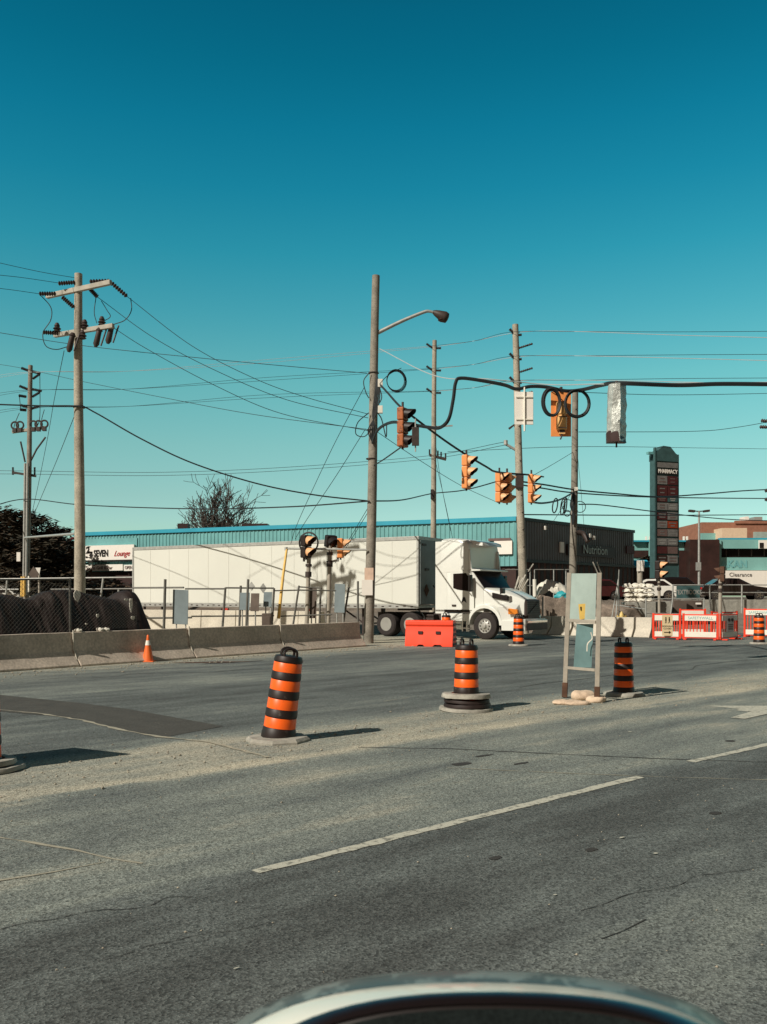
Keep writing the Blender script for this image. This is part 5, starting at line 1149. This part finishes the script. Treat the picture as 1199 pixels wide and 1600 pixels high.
car('dark maroon car with a red tail light left of the tripod', P(925, 930, 60).xy.to_3d() + Vector((0, 0, 1.36)), R(190), 'car_maroon', L_=4.4)
car('pale grey car mostly hidden behind the tarp, far left', P(5, 930, 56).xy.to_3d() + Vector((0, 0, .9)), R(4), 'car_white')
car('dark hatchback parked under the blue awning beside the shop', P(1065, 930, 64).xy.to_3d() + Vector((0, 0, 1.38)), R(8), 'car_black', 'van')

# ---------------- buildings ----------------
def corr(q, A, B_, z0, z1, pitch=.36, dep=.05, mi=0):
    A = Vector(A); B_ = Vector(B_); d = B_ - A; Lg = d.length; d.normalize(); nn = Vector((d.y, -d.x, 0)); k = int(Lg / pitch); vs = []
    for i in range(k):
        s = i * pitch
        for ds, o_ in ((0, 0), (pitch * .6, 0), (pitch * .66, dep), (pitch * .94, dep)):
            p = A + d * min(Lg, s + ds) + nn * o_; vs += [p + Vector((0, 0, z0)), p + Vector((0, 0, z1))]
    p = A + d * Lg; vs += [p + Vector((0, 0, z0)), p + Vector((0, 0, z1))]
    n_ = len(vs) // 2; q.add(vs, [(2 * i, 2 * i + 2, 2 * i + 3, 2 * i + 1) for i in range(n_ - 1)], mi)
C0 = Vector((9.8, 66, 0)); CLft = Vector((-28.6, 82.8, 0)); CRt = Vector((22.2, 79.5, 0)); BH = 7.5
root = thing('shop_building', 'long teal metal-clad shop building behind the trailer with a dark side', 'building', C0)
def LB(p): return Vector(p) - C0
q = MB(); corr(q, LB(CLft), LB(C0), 3.9, BH - .28); q.build('upper_wall', M['teal_metal'], root, 0)
dl = (C0 - CLft).normalized(); nl = Vector((dl.y, -dl.x, 0)); dr_ = (CRt - C0).normalized(); nr = Vector((dr_.y, -dr_.x, 0))
q = MB(); q.beam(LB(CLft) + nl * .05 + Vector((0, 0, BH - .12)), LB(C0) + nl * .05 + Vector((0, 0, BH - .12)), .24, .32); q.build('roof_trim', M['teal_bright'], root, 0)
q = MB(); corr(q, LB(C0), LB(CRt), 4.35, BH - .2); q.build('side_wall', M['grey_cladding'], root, 0)
q = MB(); q.beam(LB(C0) + nr * .03 + Vector((0, 0, BH - .1)), LB(CRt) + nr * .03 + Vector((0, 0, BH - .1)), .2, .25); q.build('side_trim', M['ink_black'], root, 0)
q = MB(); q.add([LB(p) + Vector((0, 0, z)) - nl * .3 * 0 for z in (0, 4.36) for p in (CLft - nl * .15, C0 - nl * .15 - nr * .1, CRt - nr * .15)], [(0, 1, 4, 3), (1, 2, 5, 4)]); q.build('shopfront', M['shop_dark'], root, 0)
back = C0 + (CLft - C0) + (CRt - C0)
q = MB(); q.add([LB(p) + Vector((0, 0, BH - .35)) for p in (CLft, C0, CRt, back)], [(0, 1, 2, 3)]); q.add([LB(p) + Vector((0, 0, z)) for z in (0, BH - .35) for p in (CLft, back, CRt)], [(0, 1, 4, 3), (1, 2, 5, 4)]); q.build('roof', M['grey_cladding'], root, 0)
for k in range(22):
    t = (k + .5) / 22; p = LB(C0.lerp(CRt, t)) + nr * .05
    q = MB(); q.beam(p + Vector((0, 0, 1.3)), p + Vector((0, 0, 4.3)), .09, .09, up=(0, 1, 0)); q.build('mullion', M['mullion'], root, 0)
q = MB(); q.beam(LB(C0) + nr * .08 + Vector((0, 0, 4.3)), LB(CRt) + nr * .08 + Vector((0, 0, 4.3)), .12, .2); q.build('lintel', M['ink_black'], root, 0)
def onL(px, py, off=.1):         # point on the left facade at pixel
    rr = (px - CX) / F; t = (C0.x - rr * C0.y) / (rr * (CLft.y - C0.y) - (CLft.x - C0.x)); p = C0 + (CLft - C0) * t + nl * off; return Vector((p.x, p.y, EYE + (HY - py) / F * p.y))
def onR(px, py, off=.1):
    rr = (px - CX) / F; t = (C0.x - rr * C0.y) / (rr * (CRt.y - C0.y) - (CRt.x - C0.x)); p = C0 + (CRt - C0) * t + nr * off; return Vector((p.x, p.y, EYE + (HY - py) / F * p.y))
def facade_panel(name, fn, x0, y0, x1, y1, m, th=.1, off=.1, parent=root):
    nn = nl if fn is onL else nr
    A, B_ = fn(x0, y0, off), fn(x1, y0, off); C_, D_ = fn(x1, y1, off), fn(x0, y1, off)
    zt, zb = (A.z + B_.z) / 2, (C_.z + D_.z) / 2; q = MB()
    q.prism([LB(Vector((A.x, A.y, zt))), LB(Vector((B_.x, B_.y, zt))), LB(Vector((B_.x, B_.y, zb))), LB(Vector((A.x, A.y, zb)))], nn * th); return q.build(name, M[m], parent, 0)
facade_panel('window', onL, 774, 845, 802, 866, 'sign_white'); facade_panel('window_frame', onL, 765, 841, 800, 845, 'mullion', off=.12)
facade_panel('wall_band', onL, 113, 842, 216, 858, 'teal_metal', .05, .04)
yaw_l = math.atan2(dl.y, dl.x); yaw_r = math.atan2(dr_.y, dr_.x)
sg = facade_panel('shop_sign', onL, 136, 852, 214, 875, 'sign_white', .2, .15)
facade_panel('sign_shadow_board', onL, 136, 875.5, 214, 877.5, 'ink_black', .18, .15)
facade_panel('lower_sign', onL, 106, 882.5, 196.5, 892, 'sign_white', .2, .15); facade_panel('lower_sign', onL, 198.5, 882.5, 214, 892, 'sign_white', .2, .15)
def ltext(txt, px, py, size, m, fn=onL, **kw):
    nn = nl if fn is onL else nr; yw = yaw_l if fn is onL else yaw_r; off = kw.pop('off', .38)
    p = LB(fn(px, py, off)); return text_part(txt, size, M[m], root, p, (R(90), 0, yw), ext=.01, **kw)
ltext('2', 142.5, 860, .82, 'ink_black', bold=.03); ltext('4', 147.5, 867, .7, 'ink_black', bold=.04)
ltext('SEVEN', 163, 865, .82, 'ink_black', bold=.03, sx=.72); ltext('Lounge', 195, 865, .70, 'ink_red', shear=.55, sx=.85)
ltext('Sports Grill & Bar', 160, 887.5, .42, 'mullion'); ltext('OPEN', 206, 887, .4, 'mullion', sx=.8)
# side sign
facade_panel('side_sign', onR, 884, 853, 958, 870, 'shop_dark', .15, .1)
facade_panel('lit_pane', onR, 873, 847, 879, 863.5, 'sign_white', .1, .1)
ltext('Nutrition', 926, 860, 1.05, 'galvanised', fn=onR, off=.32, sx=1.0)
facade_panel('red_plaque', onR, 977, 853, 989, 865, 'pylon_maroon', .1, .1)
for x, y in ((919, 837), (925.5, 840.5), (849, 825)):
    facade_panel('wall_lamp', onR, x - 1.3, y - 3, x + 1.3, y + 3, 'sign_white', .2, .1)
q = MB(); p = LB(onL(396, 832, .1)); q.box(p + Vector((0, 2, .2)), (2.2, 1.5, 1.3)); q.build('roof_unit', M['shop_dark'], root, 0)
q = MB(); p = LB(onL(281, 831, .1)); q.box(p + Vector((0, 2, .3)), (.9, 1, 1.1)); q.build('roof_unit', M['shop_dark'], root, 0)
# blue awning shop
c = P(986, 880, 82); root2 = thing('awning_shop', 'dark low shop with bright blue awning right of the grey building', 'building', Vector((c.x, 82, 1.35)))
q = MB(); a = P(955, 875, 82) - root2.location; b_ = P(1019, 884, 80.5) - root2.location
q.prism([Vector((a.x, a.y, a.z)), Vector((a.x, b_.y, b_.z)), Vector((a.x, b_.y, b_.z - .12)), Vector((a.x, a.y, b_.z - .12))], (b_.x - a.x, 0, 0)); q.build('awning', M['teal_bright'], root2, 0)
q = MB(); a = P(958, 884, 82.2) - root2.location; b_ = P(1022, 884, 82.2) - root2.location; q.box(((a.x + b_.x) / 2, 1.2, a.z / 2), (b_.x - a.x, 2, a.z)); q.build('wall', M['shop_dark'], root2, 0)
q = MB(); cc = P(966, 888, 81.5) - root2.location; q.box(cc, (1.3, .1, .45)); q.build('sign', M['pylon_frame'], root2, 0)
# strip mall
YM = 88; root3 = thing('strip_mall', 'two-storey teal strip mall with dark glass entrance block at right', 'building', Vector((P(1100, 900, YM).x, YM, 1.35)))
def mm(name, x0, y0, x1, y1, m, Y=YM, dep=.3, parent=root3):
    a = P(x0, y0, Y) - root3.location; b_ = P(x1, y1, Y) - root3.location; q = MB(); q.box(((a.x + b_.x) / 2, a.y + dep / 2, (a.z + b_.z) / 2), (b_.x - a.x, dep, a.z - b_.z)); return q.build(name, M[m], parent, 0)
mm('wall', 990, 846, 1260, 928, 'pale_teal', YM + .5, 12)
mm('dark_band', 990, 860, 1078, 871, 'shop_dark', YM + .4, .3); mm('dark_band', 1060, 871, 1078, 930, 'shop_dark', YM + .35, .3)
mm('entrance_block', 1079, 843, 1125, 930, 'shop_dark', YM - 1.2, 2)
mm('roof_trim', 990, 844, 1078, 846.5, 'teal_bright', YM, .6); mm('roof_trim', 1126, 840.5, 1260, 843, 'teal_bright', YM - .3, .6)
mm('column', 1017, 843, 1024, 930, 'pale_teal', YM - .4, .6); mm('column', 1124.5, 843, 1128, 930, 'pale_teal', YM - .5, .6)
mm('upper_fascia', 1128, 843, 1260, 857, 'pale_teal', YM - .3, .5)
for x0, x1 in ((1128.5, 1135), (1137.5, 1154), (1157, 1174), (1177, 1194), (1197, 1214), (1217, 1234)):
    w_ = mm('window', x0, 857, x1, 870.5, 'glass_dark', YM + .3, .15)
mm('window_band', 1128, 857, 1260, 870.6, 'mullion', YM + .42, .15)
mm('lower_fascia', 1128, 871, 1260, 891, 'pale_teal', YM - .25, .5)
mm('shop_board', 1133, 891.5, 1260, 927, 'sign_white', YM - .6, .3); mm('blue_sign', 1187, 844, 1215, 857, 'sign_white', YM - .6, .2); mm('blue_sign_field', 1188, 848, 1194, 856, 'ink_black', YM - .65, .05)
p = P(1148, 882, YM - .28) - root3.location; text_part('AKAN', .95, M['teal_metal'], root3, p, UPX, sx=1.0, bold=.03)
p = P(1158, 898, YM - .63) - root3.location; text_part('Clearance', .55, M['pylon_grey'], root3, p, UPX, sx=1)
for x in (1010, 1016, 1069, 1074): mm('roof_vent', x, 838, x + 2, 844, 'sign_white', YM + 1, .3)
# brown building
YB2 = 125; c = P(1160, 930, YB2); root4 = thing('brick_building', 'brown brick building showing above the strip mall roof at right', 'building', Vector((c.x, YB2, 1.35)))
def m4(name, x0, y0, x1, y1, m, Y=YB2, dep=.5):
    a = P(x0, y0, Y) - root4.location; b_ = P(x1, y1, Y) - root4.location; q = MB(); q.box(((a.x + b_.x) / 2, a.y + dep / 2, (a.z + b_.z) / 2), (b_.x - a.x, dep, a.z - b_.z)); return q.build(name, M[m], root4, 0)
m4('wall', 1097, 816, 1290, 930, 'brown_brick', dep=15); m4('parapet', 1150, 813.5, 1290, 818, 'brown_brick', YB2 - .2); m4('glass_corner', 1097, 833, 1128, 845, 'pale_teal', YB2 - .6)
m4('stair_block', 1129, 825, 1168, 841, 'cream_wall', YB2 - 3, 3); m4('window', 1179, 831, 1260, 842, 'sign_back', YB2 - .3); m4('roof_unit', 1165, 807, 1171, 813.5, 'sign_white', YB2 + 3, 2); m4('roof_unit', 1180, 807.5, 1192, 813.5, 'galvanised', YB2 + 3, 2)
# maroon roof building left
c = P(100, 930, 92); root5 = thing('red_roofed_house', 'small dark maroon roofed building behind the evergreens at left', 'building', Vector((c.x, 92, 1.35)))
a = P(70, 862, 92) - root5.location; b_ = P(113, 838, 92) - root5.location
q = MB(); q.prism([(a.x, 0, a.z), (b_.x, 0, a.z), (b_.x, 4, b_.z + .2), (a.x + 1.5, 4, b_.z + .2)], (0, .4, 0)); q.build('roof', M['maroon_roof'], root5, 0)
q = MB(); q.box(((a.x + b_.x) / 2, 3, a.z / 2), (b_.x - a.x, 5, a.z)); q.build('wall', M['shop_dark'], root5, 0)

# ---------------- pylon sign ----------------
YP = 70; c = P(1042, 930, YP); pz = 1.35; PR = Vector((c.x, c.y, pz)); root = thing('pylon_sign', 'tall multi-tenant pylon sign with peaked teal top at right', 'sign tower', PR, rz=R(20))
sc = YP / F
def zz(y): return EYE + (HY - y) * sc - pz
w2 = 1.12
q = MB()
q.box((0, .3, zz(905) / 2 + zz(710) / 2), (2 * w2, .55, zz(710) - zz(905))); q.build('core', M['pylon_frame'], root, 0)
q = MB(); q.box((-w2 + .02, -.02, zz(810)), (.14, .2, zz(712) - zz(930) + .0)); q.build('edge_post', M['pylon_frame'], root, 0)
q = MB(); q.box((w2 + .02, .3, zz(818)), (.1, .6, zz(712) - zz(930))); q.build('edge_post', M['pylon_frame'], root, 0)
q = MB(); q.prism([(-w2, -.08, zz(721)), (w2, -.08, zz(721)), (w2, -.08, zz(711)), (w2 * .75, -.08, zz(708)), (w2 * .3, -.08, zz(698)), (-w2 * .3, -.08, zz(697)), (-w2 * .8, -.08, zz(706)), (-w2, -.08, zz(711))], (0, .75, 0)); q.build('peaked_cap', M['pylon_frame'], root, 0)
q = MB(); q.box((-w2 - .28, .2, zz(709)), (.45, .3, .18)); q.build('cap_wing', M['teal_metal'], root, 0)
rows = [(723, 731, None, 'pylon_grey'), (733, 741, None, 'ink_black'), (744, 757, 'pylon_grey', 'pylon_maroon'), (759, 775, 'pylon_maroon', 'pylon_maroon'), (777, 784, 'pylon_maroon', 'pylon_frame'), (786, 797, 'pylon_grey', 'pylon_grey'),
        (800, 812, 'pylon_maroon', 'pylon_grey'), (814, 825, 'pylon_grey', 'pylon_orange'), (827, 838, 'mullion', 'pylon_grey'), (841, 852, 'pylon_grey', 'pylon_grey'), (854, 865, 'pylon_maroon', 'mullion'), (868, 880, 'shop_dark', 'pylon_grey')]
for y0, y1, a_, b_ in rows:
    if a_ is None:
        q = MB(); q.box((.06, -.02, zz((y0 + y1) / 2)), (2 * w2 - .28, .1, zz(y0) - zz(y1))); q.build('tenant_panel', M[b_], root, 0)
    else:
        for s_, m_ in ((-1, a_), (1, b_)):
            q = MB(); q.box((.06 + s_ * (w2 - .14) / 2, -.02, zz((y0 + y1) / 2)), (w2 - .2, .1, zz(y0) - zz(y1))); q.build('tenant_panel', M[m_], root, 0)
            if random.random() < .8:
                q = MB()
                for k in range(2): q.box((.06 + s_ * (w2 - .14) / 2, -.075, zz((y0 + y1) / 2 + (k - .5) * (y1 - y0) * .4)), ((w2 - .2) * random.uniform(.4, .75), .01, .08))
                q.build('print', M[random.choice(['galvanised', 'pylon_grey', 'mullion'])], root, 0)
text_part('PHARMACY', .42, M['sign_white'], root, (.08, -.08, zz(737)), UPX, sx=.82, bold=.01)
# double street lamp
c = P(1093, 930, 66); c.z = 1.35; root = thing('parking_lamp', 'slim parking lot lamp with two opposed heads right of the pylon sign', 'street lamp', c)
def ll(x, y): return P(x, y, 66) - c
q = MB(); q.tube([ll(1093, 932), ll(1093, 799)], [.10, .07], 10); q.build('shaft', M['galvanised'], root, 60)
for s_ in (-1, 1):
    q = MB(); q.beam(ll(1093, 799), ll(1093 + s_ * 8, 798.5), .08, .08); a = ll(1093 + s_ * 7, 799); b_ = ll(1093 + s_ * 16, 798); q.beam(a, b_, .35, .16); q.build('lamp_head', M['dark_metal'], root, 0, .02)
q = MB(); q.box(ll(1092, 885), (.3, .3, .6)); q.build('box', M['galvanised'], root, 0)

# ---------------- trees ----------------
def bare_tree(label, base, height, seed, spread=.55, levels=5, r0=.16):
    rnd = random.Random(seed); root = thing('bare_tree', label, 'tree', base); trunk = MB(); cr = MB()
    def grow(p, d, Ln, r, lv):
        pts = [p]; dd = d.copy()
        for i in range(4):
            dd = (dd + Vector((rnd.uniform(-1, 1), rnd.uniform(-1, 1), rnd.uniform(-.3, .6))) * .16).normalized(); pts.append(pts[-1] + dd * Ln / 4)
        (trunk if lv == levels else cr).tube(pts, [max(.026, r * (1 - .12 * i)) for i in range(5)], 5 if lv > 2 else 3, cap=False)
        if lv == 0: return
        n_ = rnd.randint(3, 5)
        for k in range(n_):
            a = rnd.uniform(0, 2 * pi); s_ = spread * rnd.uniform(.6, 1.3); side = dd.orthogonal().normalized(); side.rotate(Matrix.Rotation(a, 3, dd))
            nd = (dd * (1 - s_ * .4) + side * s_ + Vector((0, 0, .12))).normalized()
            grow(pts[rnd.randint(2, 4)], nd, Ln * rnd.uniform(.6, .82), r * .58, lv - 1)
    grow(Vector((0, 0, 0)), Vector((.02, 0, 1)), height * .34, r0, levels)
    trunk.build('trunk', M['bark'], root, 60); cr.build('branches', M['bark'], root, 60)
bare_tree('leafless tree rising behind the teal building roof, left piece', P(322, 835, 95).xy.to_3d() + Vector((0, 0, 1.3)), 13.4, 9, .58, 5, .2)
bare_tree('lower wide leafless tree behind the roof, right of the first', P(345, 835, 96).xy.to_3d() + Vector((0, 0, 1.3)), 10.4, 12, .66, 5, .14)
bare_tree('small leafless shrub-like tree behind the roof at its left', P(288, 835, 95).xy.to_3d() + Vector((0, 0, 1.3)), 8.6, 21, .6, 4, .10)
bare_tree('thin leafless tree top over the evergreens near the pale pole', P(78, 835, 96).xy.to_3d() + Vector((0, 0, 1.3)), 10.8, 31, .4, 4, .12)
def evergreen(label, base, height, rad, seed, n_=2600):
    rnd = random.Random(seed); root = thing('evergreen_tree', label, 'tree', base, 'evergreens at far left'); q = MB(); q.tube([(0, 0, 0), (0, 0, height * .9)], [.2, .05], 6); q.build('trunk', M['bark'], root, 60)
    cr = MB(); cl = [(Vector((rnd.gauss(0, .42) * rad, rnd.gauss(0, .4) * rad, height * rnd.uniform(.15, .97))), rnd.uniform(.35, .75)) for _ in range(46)]
    for k in range(n_):
        c_, s_ = rnd.choice(cl); f = 1 - .72 * (c_.z / height) ** 1.4
        p = Vector((c_.x * f * 1.7, c_.y * f * 1.7, c_.z)) + Vector((rnd.gauss(0, s_ * .8), rnd.gauss(0, s_ * .8), rnd.gauss(0, s_ * .38))) * rad * .32
        a = rnd.uniform(0, 2 * pi); e = Vector((cos(a), sin(a), rnd.uniform(-.3, .5))) * rnd.uniform(.22, .46); u = Vector((-sin(a), cos(a), rnd.uniform(-.5, .5))) * .14
        cr.add([p - e * .3 - u, p - e * .3 + u, p + e], [(0, 1, 2)], 0 if rnd.random() < .7 else 1)
    cr.build('crown', [M['needle'], M['needle_light']], root, 0)
for i, (px, h_, rad, Y, lb) in enumerate(((-30, 9.0, 4.5, 70, 'dense dark evergreen cut off by the left frame edge'), (6, 8.7, 3.6, 72, 'dark evergreen just left of the far left pole'), (30, 8.0, 3.0, 68, 'dark evergreen directly behind the far left pole'),
                                           (58, 8.2, 3.0, 74, 'dark evergreen between the far left pole and the red roof'), (76, 7.8, 2.4, 78, 'rightmost dark evergreen next to the red roof'), (50, 5.6, 3.8, 62, 'low dark evergreen bush beneath the taller ones'), (80, 5.0, 2.6, 66, 'low dark bush left of the pale pole'), (10, 5.6, 3.8, 60, 'low dark bush at the left edge below the tall evergreens'))):
    evergreen(lb, P(px, 930, Y).xy.to_3d() + Vector((0, 0, 1.2)), h_ - 1.2, rad, 40 + i, 4200)
evergreen('dark bush beyond the blue awning beside the pylon sign', P(1012, 930, 86).xy.to_3d() + Vector((0, 0, 1.3)), 4.4, 1.6, 77, 1500)

# ---------------- side mirror of the vehicle we sit in ----------------
MX, MY, MZ = .068, .60, 1.262
K_ = .74
root = thing('side_mirror', 'blurred white car side mirror at the bottom of the picture', 'car mirror', Vector((MX * K_, MY * K_, EYE + (MZ - EYE) * K_)))
root.scale = (K_, K_, K_)
def mring(w_, h_, y, e=2.5, cx=0, cz=0, n=72):
    r = []
    for i in range(n):
        a = 2 * pi * i / n; c_, s_ = cos(a), sin(a)
        x = w_ * math.copysign(abs(c_) ** (2 / e), c_); z = h_ * math.copysign(abs(s_) ** (2 / e), s_)
        r.append(Vector((cx + x, y, cz + z - .012 * max(0, x) ** 1 * (1 if z > 0 else 0))))
    return r
q = MB(); q.loft([mring(.201, .1183, .012, cx=.012), mring(.2075, .1165, .024, cx=.006), mring(.211, .1105, .044, cx=.003)], cap=False); q.build('housing', M['mirror_white'], root, 60)
q = MB(); q.loft([mring(.211, .1105, .0445, cx=.003), mring(.217, .1085, .068, cx=.006), mring(.207, .096, .10, cx=.006), mring(.17, .072, .13), mring(.08, .04, .16)]); q.build('housing_back', M['mirror_trim'], root, 60)
q = MB(); q.loft([mring(.201, .1182, .0118, cx=.012), mring(.198, .1190, .006, cx=.012), mring(.195, .1165, -.002, cx=.012), mring(.192, .1140, .0, cx=.012)], cap=False); q.build('bezel', M['car_black'], root, 60)
q = MB(); q.loft([mring(.192, .1140, .0, cx=.012), mring(.190, .1125, -.001, cx=.012), mring(.188, .1110, .003, cx=.012), mring(.187, .1100, .006, cx=.012)], cap=False); q.build('inner_rim', M['mirror_dark'], root, 60)
mg = mat('mirror_glass', (.13, .15, .15), .03, 1, var=.02)
q = MB(); q.loft([mring(.1872, .1102, .005, cx=.012), mring(.1872, .1102, .010, cx=.012)]); o = q.build('mirror_glass', mg, root, 0)
q = MB(); q.tube([(-.15, .05, -.06), (-.28, .06, -.14)], .03, 10); q.build('mirror_stalk', M['mirror_dark'], root, 60)
